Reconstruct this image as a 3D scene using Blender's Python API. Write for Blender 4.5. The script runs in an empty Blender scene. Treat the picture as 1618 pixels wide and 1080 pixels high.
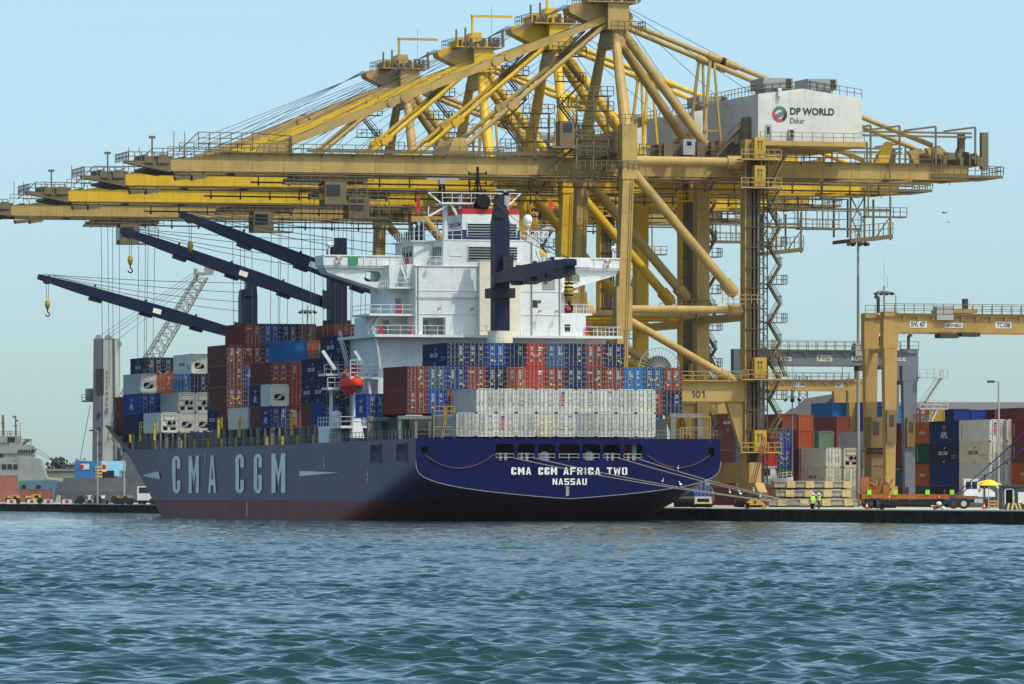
import bpy, bmesh, math, random
import numpy as np
from mathutils import Vector, Matrix
R = math.radians
SC = bpy.context.scene
COL = SC.collection
random.seed(7)

# ---------------------------------------------------------------- camera, sky, sun, exposure
PSI = R(16.5)                      # heading of the quay and of the ship
SP, CP = math.sin(PSI), math.cos(PSI)
FPX, HC, HY = 9390.0, 3.1, 781.0   # focal length in photo pixels, eye height, horizon row
cam = bpy.data.cameras.new('camera')
cam.sensor_width = 36.0
cam.lens = FPX / 1618.0 * 36.0
cam.shift_y = (HY - 540.0) / 1618.0
cam.clip_start = 1.0
cam.clip_end = 20000.0
camo = bpy.data.objects.new('camera', cam)
camo.location = (0, 0, HC)
camo.rotation_euler = (R(90), 0, 0)
COL.objects.link(camo)
SC.camera = camo

SUN = Vector((0.41, -0.40, 0.98)).normalized()   # towards the sun
world = bpy.data.worlds.new('World')
SC.world = world
world.use_nodes = True
wn = world.node_tree.nodes; wl = world.node_tree.links
bg = wn['Background']
sky = wn.new('ShaderNodeTexSky')
sky.sky_type = 'NISHITA'
sky.sun_disc = False
sky.sun_elevation = math.asin(SUN.z)
sky.sun_rotation = math.atan2(SUN.x, SUN.y)
sky.altitude = 0
sky.air_density = 1.0
sky.dust_density = 3.0
sky.ozone_density = 1.5
# the band of sky just above the horizon is clear, so the lookup is lifted a little
stc = wn.new('ShaderNodeTexCoord'); lift = wn.new('ShaderNodeVectorMath'); lift.operation = 'ADD'; lift.inputs[1].default_value = (0, 0, 0.045)
nrm = wn.new('ShaderNodeVectorMath'); nrm.operation = 'NORMALIZE'
wl.new(stc.outputs['Generated'], lift.inputs[0]); wl.new(lift.outputs[0], nrm.inputs[0]); wl.new(nrm.outputs[0], sky.inputs[0])
tint = wn.new('ShaderNodeMix'); tint.data_type = 'RGBA'; tint.blend_type = 'MULTIPLY'
tint.inputs[0].default_value = 1.0
tint.inputs[7].default_value = (0.99, 1.15, 1.17, 1)
wl.new(sky.outputs[0], tint.inputs[6])
wl.new(tint.outputs[2], bg.inputs[0])
bg.inputs[1].default_value = 0.15

sl = bpy.data.lights.new('sun', 'SUN')
sl.energy = 2.6
sl.angle = R(0.5)
sl.color = (1.0, 0.95, 0.86)
so = bpy.data.objects.new('sun', sl)
so.rotation_euler = SUN.to_track_quat('Z', 'Y').to_euler()
so.location = (300, -200, 400)
COL.objects.link(so)
SC.view_settings.view_transform = 'Standard'
SC.view_settings.look = 'None'
SC.view_settings.exposure = 0.4
SC.view_settings.gamma = 1.0

# ---------------------------------------------------------------- frames and small helpers
OX, OY = 6.7, 696.2                # the foot of the ship's transom
def T(v, u, z=0.0):                # v across the quay, u along it, z up -> world
    return Vector((OX + v * CP - u * SP, OY + v * SP + u * CP, z))
def at(px, Y):                     # ground position seen in photo column px at depth Y
    return (px - 809.0) / FPX * Y, Y
def zat(py, Y):
    return HC + (HY - py) / FPX * Y
def uv(X, Y):
    dx, dy = X - OX, Y - OY
    return dx * CP + dy * SP, -dx * SP + dy * CP
GZ = 1.45                          # quay level

class MB:
    def __init__(s): s.v = []; s.f = []; s.m = []
    def quad(s, pts, m=0):
        n = len(s.v); s.v += [tuple(p) for p in pts]; s.f.append(tuple(range(n, n + len(pts)))); s.m.append(m)
    def box(s, x0, x1, y0, y1, z0, z1, m=0):
        if x0 > x1: x0, x1 = x1, x0
        if y0 > y1: y0, y1 = y1, y0
        if z0 > z1: z0, z1 = z1, z0
        n = len(s.v)
        s.v += [(x0,y0,z0),(x1,y0,z0),(x1,y1,z0),(x0,y1,z0),(x0,y0,z1),(x1,y0,z1),(x1,y1,z1),(x0,y1,z1)]
        for f in ((3,2,1,0),(4,5,6,7),(0,1,5,4),(1,2,6,5),(2,3,7,6),(3,0,4,7)):
            s.f.append(tuple(n + i for i in f)); s.m.append(m)
    def bar(s, p, q, w, h=None, m=0, w2=None, h2=None):
        p, q = Vector(p), Vector(q); d = q - p
        if d.length < 1e-6: return
        d.normalize(); h = w if h is None else h
        w2 = w if w2 is None else w2; h2 = h if h2 is None else h2
        up = Vector((0,0,1)) if abs(d.z) < 0.95 else Vector((0,1,0))
        a = d.cross(up).normalized(); b = a.cross(d).normalized()
        n = len(s.v)
        for c, ww, hh in ((p, w, h), (q, w2, h2)):
            for i, j in ((-1,-1),(1,-1),(1,1),(-1,1)):
                s.v.append(tuple(c + a * (i * ww / 2) + b * (j * hh / 2)))
        for f in ((0,1,2,3),(7,6,5,4),(0,4,5,1),(1,5,6,2),(2,6,7,3),(3,7,4,0)):
            s.f.append(tuple(n + i for i in f)); s.m.append(m)
    def tube(s, p, q, r, n=10, m=0, r2=None, caps=True):
        p, q = Vector(p), Vector(q); d = (q - p).normalized()
        r2 = r if r2 is None else r2
        up = Vector((0,0,1)) if abs(d.z) < 0.95 else Vector((0,1,0))
        a = d.cross(up).normalized(); b = a.cross(d).normalized()
        k = len(s.v)
        for c, rr in ((p, r), (q, r2)):
            for i in range(n):
                t = 2 * math.pi * i / n
                s.v.append(tuple(c + a * (rr * math.cos(t)) + b * (rr * math.sin(t))))
        for i in range(n):
            j = (i + 1) % n
            s.f.append((k + i, k + n + i, k + n + j, k + j)); s.m.append(m)
        if caps:
            s.f.append(tuple(k + i for i in range(n))); s.m.append(m)
            s.f.append(tuple(k + n + i for i in reversed(range(n)))); s.m.append(m)
    def path(s, pts, r, n=5, m=0):
        for a, b in zip(pts[:-1], pts[1:]): s.tube(a, b, r, n, m, caps=False)
    def prism(s, pts, a, b, axis='y', m=0):      # outline in the two other axes, extruded from a to b
        def P(p, c):
            return {'y': (p[0], c, p[1]), 'x': (c, p[0], p[1]), 'z': (p[0], p[1], c)}[axis]
        k = len(s.v); n = len(pts)
        s.v += [P(p, a) for p in pts] + [P(p, b) for p in pts]
        for i in range(n):
            j = (i + 1) % n
            s.f.append((k + i, k + j, k + n + j, k + n + i)); s.m.append(m)
        s.f.append(tuple(k + i for i in reversed(range(n)))); s.m.append(m)
        s.f.append(tuple(k + n + i for i in range(n))); s.m.append(m)
    def lathe(s, prof, c=(0,0,0), n=16, m=0):
        k = len(s.v)
        for r, z in prof:
            for i in range(n):
                t = 2 * math.pi * i / n
                s.v.append((c[0] + r * math.cos(t), c[1] + r * math.sin(t), c[2] + z))
        for a in range(len(prof) - 1):
            for i in range(n):
                j = (i + 1) % n
                s.f.append((k + a*n + i, k + a*n + j, k + a*n + n + j, k + a*n + n + i)); s.m.append(m)
    def ell(s, c, rx, ry, rz, n=12, k=8, m=0):
        b = len(s.v)
        for a in range(k + 1):
            t = math.pi * a / k
            for i in range(n):
                p = 2 * math.pi * i / n
                s.v.append((c[0] + rx * math.sin(t) * math.cos(p), c[1] + ry * math.sin(t) * math.sin(p), c[2] - rz * math.cos(t)))
        for a in range(k):
            for i in range(n):
                j = (i + 1) % n
                s.f.append((b + a*n + i, b + a*n + j, b + a*n + n + j, b + a*n + n + i)); s.m.append(m)
    def rail(s, pts, h=1.1, step=2.0, t=0.07, m=0, mids=1):
        for a, b in zip(pts[:-1], pts[1:]):
            a, b = Vector(a), Vector(b); L = (b - a).length
            n = max(1, int(round(L / step)))
            for i in range(n + 1):
                p = a.lerp(b, i / n)
                s.bar(p, p + Vector((0, 0, h)), t, m=m)
            for k in range(mids + 1):
                o = Vector((0, 0, h * (k + 1) / (mids + 1)))
                s.bar(a + o, b + o, t, m=m)
    def stair(s, p, q, w=0.9, m=0):               # a flight from p up to q, handrails on both sides
        p, q = Vector(p), Vector(q); d = q - p
        hd = Vector((d.x, d.y, 0)); hd.normalize() if hd.length > 0 else None
        sd = Vector((-hd.y, hd.x, 0)) * (w / 2)
        for k in (-1, 1):
            s.bar(p + sd * k, q + sd * k, 0.06, 0.22, m=m)
            s.bar(p + sd * k + Vector((0,0,1)), q + sd * k + Vector((0,0,1)), 0.07, m=m)
            s.bar(p + sd * k, p + sd * k + Vector((0,0,1)), 0.06, m=m)
            s.bar(q + sd * k, q + sd * k + Vector((0,0,1)), 0.06, m=m)
        n = max(2, int(abs(d.z) / 0.3))
        for i in range(1, n):
            c = p.lerp(q, i / n)
            s.bar(c - sd, c + sd, 0.25, 0.05, m=m)
    def mesh(s, name, mats, smooth=False):
        me = bpy.data.meshes.new(name)
        me.from_pydata(s.v, [], s.f)
        for mt in mats: me.materials.append(mt)
        if len(mats) > 1: me.polygons.foreach_set('material_index', s.m)
        if smooth: me.polygons.foreach_set('use_smooth', [True] * len(s.f))
        me.update()
        return me
    def build(s, name, mats, parent=None, loc=None, rot=None, smooth=False):
        if not isinstance(mats, (list, tuple)): mats = [mats]
        return put(name, s.mesh(name, mats, smooth), parent, loc, rot)

def put(name, me, parent=None, loc=None, rot=None, mat=None):
    o = bpy.data.objects.new(name, me)
    COL.objects.link(o)
    if parent is not None: o.parent = parent
    if loc is not None: o.location = loc
    if rot is not None: o.rotation_euler = rot
    if mat is not None: setmat(o, mat)
    return o
def setmat(o, mat, slot=0):
    o.material_slots[slot].link = 'OBJECT'
    o.material_slots[slot].material = mat
def tag(o, label, cat, group=None, kind=None):
    if label: o['label'] = label
    if cat: o['category'] = cat
    if group: o['group'] = group
    if kind: o['kind'] = kind
    return o
def thing(name, label, cat, loc, rz=None, group=None):
    o = bpy.data.objects.new(name, None)
    o.empty_display_size = 0.5
    COL.objects.link(o)
    o.location = loc
    o.rotation_euler = (0, 0, PSI if rz is None else rz)
    return tag(o, label, cat, group)
def empty(name, parent, loc=(0,0,0), rz=0.0):
    o = bpy.data.objects.new(name, None); COL.objects.link(o)
    o.parent = parent; o.location = loc; o.rotation_euler = (0, 0, rz)
    return o
def structure(o): o['kind'] = 'structure'; return o
def smooth_by_angle(me, ang=0.6):
    me.polygons.foreach_set('use_smooth', [True] * len(me.polygons))
    try: me.set_sharp_from_angle(angle=ang)
    except Exception: pass
def copy_tree(o, parent=None):
    c = o.copy(); COL.objects.link(c)
    if parent is not None: c.parent = parent
    for ch in list(o.children): copy_tree(ch, c)
    return c

# ---------------------------------------------------------------- materials
_M = {}
def paint(name, col, rough=0.55, dirt=0.25, scale=0.6, rust=0.0, metal=0.0, vary=0.0, spec=0.4, bump=0.0, streak=True, col2=None, plates=None):
    """weathered paint: blotches, vertical run marks, optional rust and a small shade change per object"""
    if name in _M: return _M[name]
    m = bpy.data.materials.new(name); m.use_nodes = True
    nt = m.node_tree; N = nt.nodes; L = nt.links
    b = N['Principled BSDF']
    b.inputs['Roughness'].default_value = rough
    b.inputs['Metallic'].default_value = metal
    b.inputs['Specular IOR Level'].default_value = spec
    tc = N.new('ShaderNodeTexCoord')
    mp = N.new('ShaderNodeMapping'); mp.inputs['Scale'].default_value = (1, 1, 0.16 if streak else 1)
    L.new(tc.outputs['Object'], mp.inputs['Vector'])
    n1 = N.new('ShaderNodeTexNoise'); n1.inputs['Scale'].default_value = scale; n1.inputs['Detail'].default_value = 6
    n1.inputs['Roughness'].default_value = 0.65
    n2 = N.new('ShaderNodeTexNoise'); n2.inputs['Scale'].default_value = scale * 5; n2.inputs['Detail'].default_value = 5
    L.new(tc.outputs['Object'], n1.inputs['Vector']); L.new(mp.outputs[0], n2.inputs['Vector'])
    dark = tuple(c * 0.45 for c in col[:3]) if col2 is None else col2
    def mix(fac, A, B, facv=None):
        x = N.new('ShaderNodeMix'); x.data_type = 'RGBA'
        if facv is not None: x.inputs[0].default_value = facv
        else: L.new(fac, x.inputs[0])
        for i, c in ((6, A), (7, B)):
            if isinstance(c, tuple): x.inputs[i].default_value = (*c[:3], 1)
            else: L.new(c, x.inputs[i])
        return x.outputs[2]
    def ramp(src, lo, hi, top=1.0):
        r = N.new('ShaderNodeMapRange'); r.inputs[1].default_value = lo; r.inputs[2].default_value = hi
        r.inputs[3].default_value = 0; r.inputs[4].default_value = top
        L.new(src, r.inputs[0]); return r.outputs[0]
    c = mix(ramp(n1.outputs[0], 0.42, 0.75, dirt * 1.6), tuple(col[:3]), tuple(dark))
    c = mix(ramp(n2.outputs[0], 0.52, 0.78, dirt * 1.4), c, tuple(dark))
    if rust > 0:
        n3 = N.new('ShaderNodeTexNoise'); n3.inputs['Scale'].default_value = scale * 2.7; n3.inputs['Detail'].default_value = 8
        n3.inputs['Roughness'].default_value = 0.75
        L.new(mp.outputs[0], n3.inputs['Vector'])
        c = mix(ramp(n3.outputs[0], 0.62 - rust * 0.12, 0.74, 0.85), c, (0.13, 0.055, 0.025))
    if plates:                                   # welded plates: thin seams and a slight shade change from plate to plate
        sx = N.new('ShaderNodeSeparateXYZ'); L.new(tc.outputs['Object'], sx.inputs[0])
        ad = N.new('ShaderNodeMath'); ad.operation = 'ADD'; L.new(sx.outputs[0], ad.inputs[0]); L.new(sx.outputs[1], ad.inputs[1])
        cx = N.new('ShaderNodeCombineXYZ'); L.new(ad.outputs[0], cx.inputs[0]); L.new(sx.outputs[2], cx.inputs[1])
        bk = N.new('ShaderNodeTexBrick'); bk.inputs['Scale'].default_value = 1.0; bk.inputs['Brick Width'].default_value = plates[0]; bk.inputs['Row Height'].default_value = plates[1]
        bk.inputs['Mortar Size'].default_value = plates[2]; bk.inputs['Mortar Smooth'].default_value = 0.6
        bk.inputs['Color1'].default_value = (1, 1, 1, 1); bk.inputs['Color2'].default_value = (.86, .86, .86, 1); bk.inputs['Mortar'].default_value = (.55, .55, .55, 1)
        L.new(cx.outputs[0], bk.inputs['Vector'])
        mu = N.new('ShaderNodeMix'); mu.data_type = 'RGBA'; mu.blend_type = 'MULTIPLY'; mu.inputs[0].default_value = plates[3]
        L.new(c, mu.inputs[6]); L.new(bk.outputs['Color'], mu.inputs[7]); c = mu.outputs[2]
    if vary > 0:
        oi = N.new('ShaderNodeObjectInfo')
        hs = N.new('ShaderNodeHueSaturation')
        r = ramp(oi.outputs['Random'], 0, 1, 1.0); rr = r.node
        rr.inputs[3].default_value = 1 - vary; rr.inputs[4].default_value = 1 + vary
        L.new(r, hs.inputs['Value']); L.new(c, hs.inputs['Color']); c = hs.outputs[0]
    L.new(c, b.inputs['Base Color'])
    if bump > 0:
        bp = N.new('ShaderNodeBump'); bp.inputs['Strength'].default_value = bump; bp.inputs['Distance'].default_value = 0.05
        L.new(n1.outputs[0], bp.inputs['Height']); L.new(bp.outputs[0], b.inputs['Normal'])
    _M[name] = m
    return m
def plain(name, col, rough=0.6, metal=0.0):
    return paint(name, col, rough, dirt=0.12, scale=1.5, metal=metal)

TAN    = paint('crane_ochre', (0.395, 0.258, 0.070), 0.6, 0.34, 0.30, rust=0.14, plates=(5.5, 2.6, .035, .5))
YEL    = paint('crane_yellow', (0.62, 0.375, 0.008), 0.55, 0.30, 0.30, rust=0.10, plates=(5.5, 2.6, .035, .5))
DARK   = paint('dark_steel', (0.035, 0.03, 0.022), 0.7, 0.3, 0.8)
STEEL  = paint('weathered_steel', (0.135, 0.10, 0.048), 0.65, 0.3, 0.8)
GREYM  = paint('grey_metal', (0.28, 0.28, 0.27), 0.5, 0.2, 1.0)
GALV   = paint('galvanised', (0.42, 0.42, 0.40), 0.45, 0.15, 1.0, metal=0.3)
WHITE  = paint('ship_white', (0.63, 0.645, 0.615), 0.5, 0.16, 0.35, rust=0.10, plates=(4.6, 2.9, .03, .55))
CREAM  = paint('stained_white', (0.68, 0.63, 0.47), 0.5, 0.2, 0.5, rust=0.05)
HOUSEW = paint('house_white', (0.56, 0.55, 0.49), 0.6, 0.2, 0.35, rust=.06)
BLUEP  = paint('crane_navy', (0.006, 0.010, 0.036), 0.5, 0.25, 0.5, rust=.04, spec=.2, col2=(.02, .022, .035))
NAVYD  = paint('black_navy', (0.005, 0.006, 0.011), 0.6, 0.2, 0.5)
BLACK  = paint('black', (0.006, 0.006, 0.006), 0.8, 0.1, spec=0.1)
REDP   = plain('red_paint', (0.45, 0.012, 0.015), 0.5)
ORANGE = paint('boat_orange', (0.55, 0.038, 0.010), 0.65, 0.25, 0.8, spec=.2)
YELP   = plain('safety_yellow', (0.62, 0.40, 0.02), 0.5)
GLASS  = plain('dark_glass', (0.012, 0.016, 0.02), 0.08)
LETTER = paint('faded_white_letters', (0.84, 0.81, 0.74), 0.7, 0.18, 0.6, spec=.08)
LETW   = paint('white_letters', (0.78, 0.76, 0.66), 0.5, 0.12, 1.5)
LETK   = plain('dark_letters', (0.03, 0.032, 0.034), 0.6)
ROPE   = plain('mooring_rope', (0.30, 0.26, 0.19), 0.9)
WIRE   = plain('steel_wire', (0.06, 0.06, 0.065), 0.6)
RUBBER = plain('rubber', (0.012, 0.012, 0.012), 0.85)

# ---------------------------------------------------------------- writing
_T = {}
def text_verts(s, bold=0.0, font_space=1.0):
    key = (s, bold, font_space)
    if key not in _T:
        c = bpy.data.curves.new('t', 'FONT'); c.body = s; c.size = 1.0
        c.offset = bold; c.resolution_u = 3; c.space_character = font_space
        o = bpy.data.objects.new('t', c); COL.objects.link(o)
        dg = bpy.context.evaluated_depsgraph_get(); dg.update()
        me = bpy.data.meshes.new_from_object(o.evaluated_get(dg))
        V = np.array([v.co[:2] for v in me.vertices]); F = [tuple(p.vertices) for p in me.polygons]
        V = V - V.min(0); V = V / V.max(0)
        bpy.data.objects.remove(o); bpy.data.curves.remove(c); bpy.data.meshes.remove(me)
        _T[key] = (V, F)
    return _T[key]
def add_text(mb, s, org, ux, w, h, m=0, bold=0.02, uz=(0,0,1), sp=1.0):
    V, F = text_verts(s, bold, sp)
    o, ux, uz = Vector(org), Vector(ux), Vector(uz)
    n = len(mb.v)
    mb.v += [tuple(o + ux * (float(a) * w) + uz * (float(b) * h)) for a, b in V]
    for f in F: mb.f.append(tuple(n + i for i in f)); mb.m.append(m)
def filled(outline, holes, thick):
    """a flat plate with holes: list of 2-D points -> mesh in its own XY plane"""
    c = bpy.data.curves.new('plate', 'CURVE'); c.dimensions = '2D'; c.fill_mode = 'BOTH'; c.extrude = thick / 2
    for pts in [outline] + holes:
        sp = c.splines.new('POLY'); sp.points.add(len(pts) - 1); sp.use_cyclic_u = True
        for p, q in zip(sp.points, pts): p.co = (q[0], q[1], 0, 1)
    o = bpy.data.objects.new('plate', c); COL.objects.link(o)
    dg = bpy.context.evaluated_depsgraph_get(); dg.update()
    me = bpy.data.meshes.new_from_object(o.evaluated_get(dg))
    bpy.data.objects.remove(o); bpy.data.curves.remove(c)
    return me
def rrect(x0, x1, y0, y1, r, n=4):
    P = []
    for cx, cy, a in ((x1 - r, y1 - r, 0), (x0 + r, y1 - r, 90), (x0 + r, y0 + r, 180), (x1 - r, y0 + r, 270)):
        for i in range(n + 1):
            t = R(a + 90 * i / n); P.append((cx + r * math.cos(t), cy + r * math.sin(t)))
    return P
# ---------------------------------------------------------------- water
def water_material():
    m = bpy.data.materials.new('sea_water'); m.use_nodes = True
    nt = m.node_tree; N = nt.nodes; L = nt.links; b = N['Principled BSDF']
    b.inputs['Base Color'].default_value = (0.005, 0.029, 0.022, 1)
    b.inputs['Roughness'].default_value = 0.05
    b.inputs['IOR'].default_value = 1.333
    b.inputs['Specular Tint'].default_value = (0.76, 1.0, 0.95, 1)
    tc = N.new('ShaderNodeTexCoord')
    mp = N.new('ShaderNodeMapping'); mp.inputs['Scale'].default_value = (0.55, 1.2, 1)
    L.new(tc.outputs['Object'], mp.inputs['Vector'])
    n1 = N.new('ShaderNodeTexNoise'); n1.inputs['Scale'].default_value = 2.2; n1.inputs['Detail'].default_value = 4
    n1.inputs['Roughness'].default_value = 0.6
    L.new(mp.outputs[0], n1.inputs['Vector'])
    bp = N.new('ShaderNodeBump'); bp.inputs['Strength'].default_value = 0.28; bp.inputs['Distance'].default_value = 0.09
    L.new(n1.outputs[0], bp.inputs['Height'])
    # beyond the reach of the modelled waves the same chop goes on as bump
    mp2 = N.new('ShaderNodeMapping'); mp2.inputs['Scale'].default_value = (0.5, 0.8, 1); L.new(tc.outputs['Object'], mp2.inputs['Vector'])
    n3 = N.new('ShaderNodeTexNoise'); n3.inputs['Scale'].default_value = 1.1; n3.inputs['Detail'].default_value = 3; L.new(mp2.outputs[0], n3.inputs['Vector'])
    sx = N.new('ShaderNodeSeparateXYZ'); L.new(tc.outputs['Object'], sx.inputs[0])
    mr = N.new('ShaderNodeMapRange'); mr.inputs[1].default_value = 170; mr.inputs[2].default_value = 520; mr.inputs[3].default_value = 0.05; mr.inputs[4].default_value = 1.0; L.new(sx.outputs[1], mr.inputs[0])
    bp2 = N.new('ShaderNodeBump'); bp2.inputs['Distance'].default_value = 0.30; L.new(mr.outputs[0], bp2.inputs['Strength']); L.new(n3.outputs[0], bp2.inputs['Height'])
    L.new(bp.outputs[0], bp2.inputs['Normal']); L.new(bp2.outputs[0], b.inputs['Normal'])
    n2 = N.new('ShaderNodeTexNoise'); n2.inputs['Scale'].default_value = 0.03; n2.inputs['Detail'].default_value = 3
    L.new(tc.outputs['Object'], n2.inputs['Vector'])
    return m
WATER = water_material()
WATERO = WATER.copy(); WATERO.name = 'sea_water_far'
for n_ in WATERO.node_tree.nodes:
    if n_.type == 'MAP_RANGE': n_.inputs[3].default_value = 1.0
def make_water():
    rng = np.random.default_rng(5)
    ys = [84.0]
    while ys[-1] < 1400: ys.append(ys[-1] + max(0.10, min(0.0000022 * ys[-1] ** 2 + 0.0002 * ys[-1], 4.0)))
    ys = np.array(ys); nx = 430
    t = np.linspace(-1, 1, nx)
    Y = np.repeat(ys[:, None], nx, 1)
    X = t[None, :] * (0.108 * ys[:, None] + 9)
    sp = np.maximum(0.2 * ys / nx * 1.1, np.gradient(ys))[:, None]
    Z = np.zeros_like(X); DX = np.zeros_like(X); DY = np.zeros_like(X)
    wind = R(-72)
    for k in range(80):
        lam = 0.45 * (3.6 / 0.45) ** rng.random()
        ang = wind + rng.normal(0, 0.52)
        q = 2 * math.pi / lam; kx, ky = q * math.cos(ang), q * math.sin(ang)
        A = 0.0065 * lam * (0.6 + 0.8 * rng.random())
        if lam > 1.2: A *= (1.2 / lam) ** 0.6
        fade = np.clip((lam / sp - 1.7) / 2.0, 0, 1)
        ph = kx * X + ky * Y + rng.random() * 6.283
        s, c = np.sin(ph), np.cos(ph)
        Z += A * fade * c
        DX += -A * 1.0 * fade * math.cos(ang) * s; DY += -A * 1.0 * fade * math.sin(ang) * s
    # gusts: patches of rougher and calmer water
    G = 1 + 0.30 * np.sin(X * 0.11 + Y * 0.031 + 1.0) * np.sin(Y * 0.047 - X * 0.05) + 0.1 * np.sin(Y * 0.12 + X * .21)
    Z *= G; X = X + DX * G; Y = Y + DY * G
    e = np.clip((1 - np.abs(t))[None, :] / 0.05, 0, 1) * np.clip((ys - 84) / 5, 0, 1)[:, None]; e = e * e * (3 - 2 * e)
    Z = Z * e - 0.33 * (1 - e)
    co = np.stack([X, Y, Z], -1).reshape(-1, 3).astype(np.float32)
    ny = len(ys)
    i = (np.arange(ny - 1)[:, None] * nx + np.arange(nx - 1)[None, :]).reshape(-1)
    F = np.stack([i, i + 1, i + nx + 1, i + nx], -1).astype(np.int32)
    me = bpy.data.meshes.new('water')
    me.vertices.add(len(co)); me.vertices.foreach_set('co', co.reshape(-1))
    me.loops.add(F.size); me.loops.foreach_set('vertex_index', F.reshape(-1))
    me.polygons.add(len(F)); me.polygons.foreach_set('loop_start', np.arange(len(F), dtype=np.int32) * 4)
    me.polygons.foreach_set('use_smooth', np.ones(len(F), dtype=bool))
    me.update(calc_edges=True); me.materials.append(WATER)
    structure(put('water', me))
    mb = MB(); mb.quad([(-6000, -400, -0.3), (6000, -400, -0.3), (6000, 9000, -0.3), (-6000, 9000, -0.3)])
    structure(mb.build('water', WATERO))
make_water()

# ---------------------------------------------------------------- quay and ground
QV = 20.65
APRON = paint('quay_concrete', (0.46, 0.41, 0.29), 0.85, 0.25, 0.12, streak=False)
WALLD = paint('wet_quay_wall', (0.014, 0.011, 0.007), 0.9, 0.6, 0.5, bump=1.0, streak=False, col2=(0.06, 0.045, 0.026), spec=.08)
CAPC  = paint('quay_coping', (0.52, 0.46, 0.33), 0.85, 0.35, 0.5, streak=False)
def make_ground():
    o = thing('ground', None, None, T(0, 0, 0)); o['kind'] = 'structure'
    mb = MB()
    for v0, v1, u0, u1 in ((QV, 52, -600, 1400), (52, 4000, -600, 430), (330, 4000, 430, 6000)):
        mb.quad([(v0, u0, GZ - .004), (v1, u0, GZ - .004), (v1, u1, GZ - .004), (v0, u1, GZ - .004)])
    mb.build('ground', APRON, o)
    mb = MB()
    u = -160.0; random.seed(3)
    while u < 1000:
        L = 11.8; d = random.uniform(-.05, .05)
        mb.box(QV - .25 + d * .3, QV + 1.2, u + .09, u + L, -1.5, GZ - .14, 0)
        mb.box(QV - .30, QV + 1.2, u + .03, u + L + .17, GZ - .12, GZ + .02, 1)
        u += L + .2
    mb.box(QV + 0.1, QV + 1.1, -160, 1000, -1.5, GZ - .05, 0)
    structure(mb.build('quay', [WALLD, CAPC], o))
make_ground()
# ---------------------------------------------------------------- the container ship (local frame: x starboard, y towards the bow)
HULLS = paint('hull_side_faded', (0.070, 0.050, 0.115), 0.46, 0.4, 0.12, spec=0.15, col2=(0.12, 0.080, 0.095), rust=.05, plates=(9, 2.3, .05, .8))
HULLT = paint('hull_stern_blue', (0.003, 0.006, 0.060), 0.5, 0.25, 0.25, spec=.12, rust=.03, plates=(8, 2.2, .04, .7))
ANTIF = paint('antifouling_red', (0.22, 0.055, 0.042), 0.55, 0.35, 0.25, rust=0.05, spec=.12)
DECKG = paint('deck_grey_green', (0.10, 0.11, 0.10), 0.7, 0.35, 0.5, rust=0.1)
RECESS = plain('opening_shade', (0.02, 0.021, 0.025), 0.8)  # near black: the shade behind the openings is in the colour
LATT = paint('lashing_grey', (0.17, 0.165, 0.14), 0.65, 0.35, 0.8, rust=0.15)
BM = 37.3
STEM = [(-1, 191), (0, 194), (2.35, 201), (5.6, 209.5), (9.1, 219), (11.1, 227), (13.2, 233.5)]
ENTRY = [(-1, 111), (0, 112), (2.35, 116), (5.6, 122), (9.1, 130), (11.1, 137), (13.2, 145)]
def interp(tab, x):
    if x <= tab[0][0]: return tab[0][1]
    for (a, b), (c, d) in zip(tab[:-1], tab[1:]):
        if x <= c: return b + (d - b) * (x - a) / (c - a)
    return tab[-1][1]
def half(u, z):
    zb = 2.6 - 0.2 * u; zf = max(7.0 - 0.2 * u, -2.0)
    b = BM / 2
    if u < 60:
        t = min(1, max(0, (z - zb) / max(zf - zb, 0.5)))
        b *= 1 - (1 - t) ** 3.5
    us = interp(STEM, z); f = max(0, min(1, z / 13.2))
    u0 = interp(ENTRY, z)
    if u > u0:
        s = min(1, (u - u0) / (us - u0))
        b *= max(0, 1 - s ** 1.8)
    return b
def deckz(u):
    if u < 160: return 9.65 - 0.25 * min(1, u / 60)
    if u < 176: return 9.4 + 3.8 * (u - 160) / 16
    return 13.2
def _r(a, b, c, d): return [(a, b), (c, b), (c, d), (a, d)]
_C = [_r(0, .1, .42, .5), _r(0, .5, .42, .9), [(0, .1), (.25, 0), (.75, 0), (1, .1)], [(0, .9), (1, .9), (.75, 1), (.25, 1)], _r(.58, .66, 1, .9)]
GLYPH = {'C': _C + [_r(.58, .1, 1, .34)], 'G': _C + [_r(.58, .1, 1, .46), _r(.5, .38, .58, .46)],
 'M': [_r(0, 0, .3, .5), _r(0, .5, .3, 1), _r(.7, 0, 1, .5), _r(.7, .5, 1, 1), [(.3, .62), (.5, .2), (.5, .53), (.3, .98)], [(.5, .2), (.7, .62), (.7, .98), (.5, .53)]],
 'A': [[(0, 0), (.28, 0), (.5, .8), (.5, 1), (.34, 1)], [(.5, .8), (.72, 0), (1, 0), (.66, 1), (.5, 1)], [(.335, .2), (.665, .2), (.62, .36), (.38, .36)]]}
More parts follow.
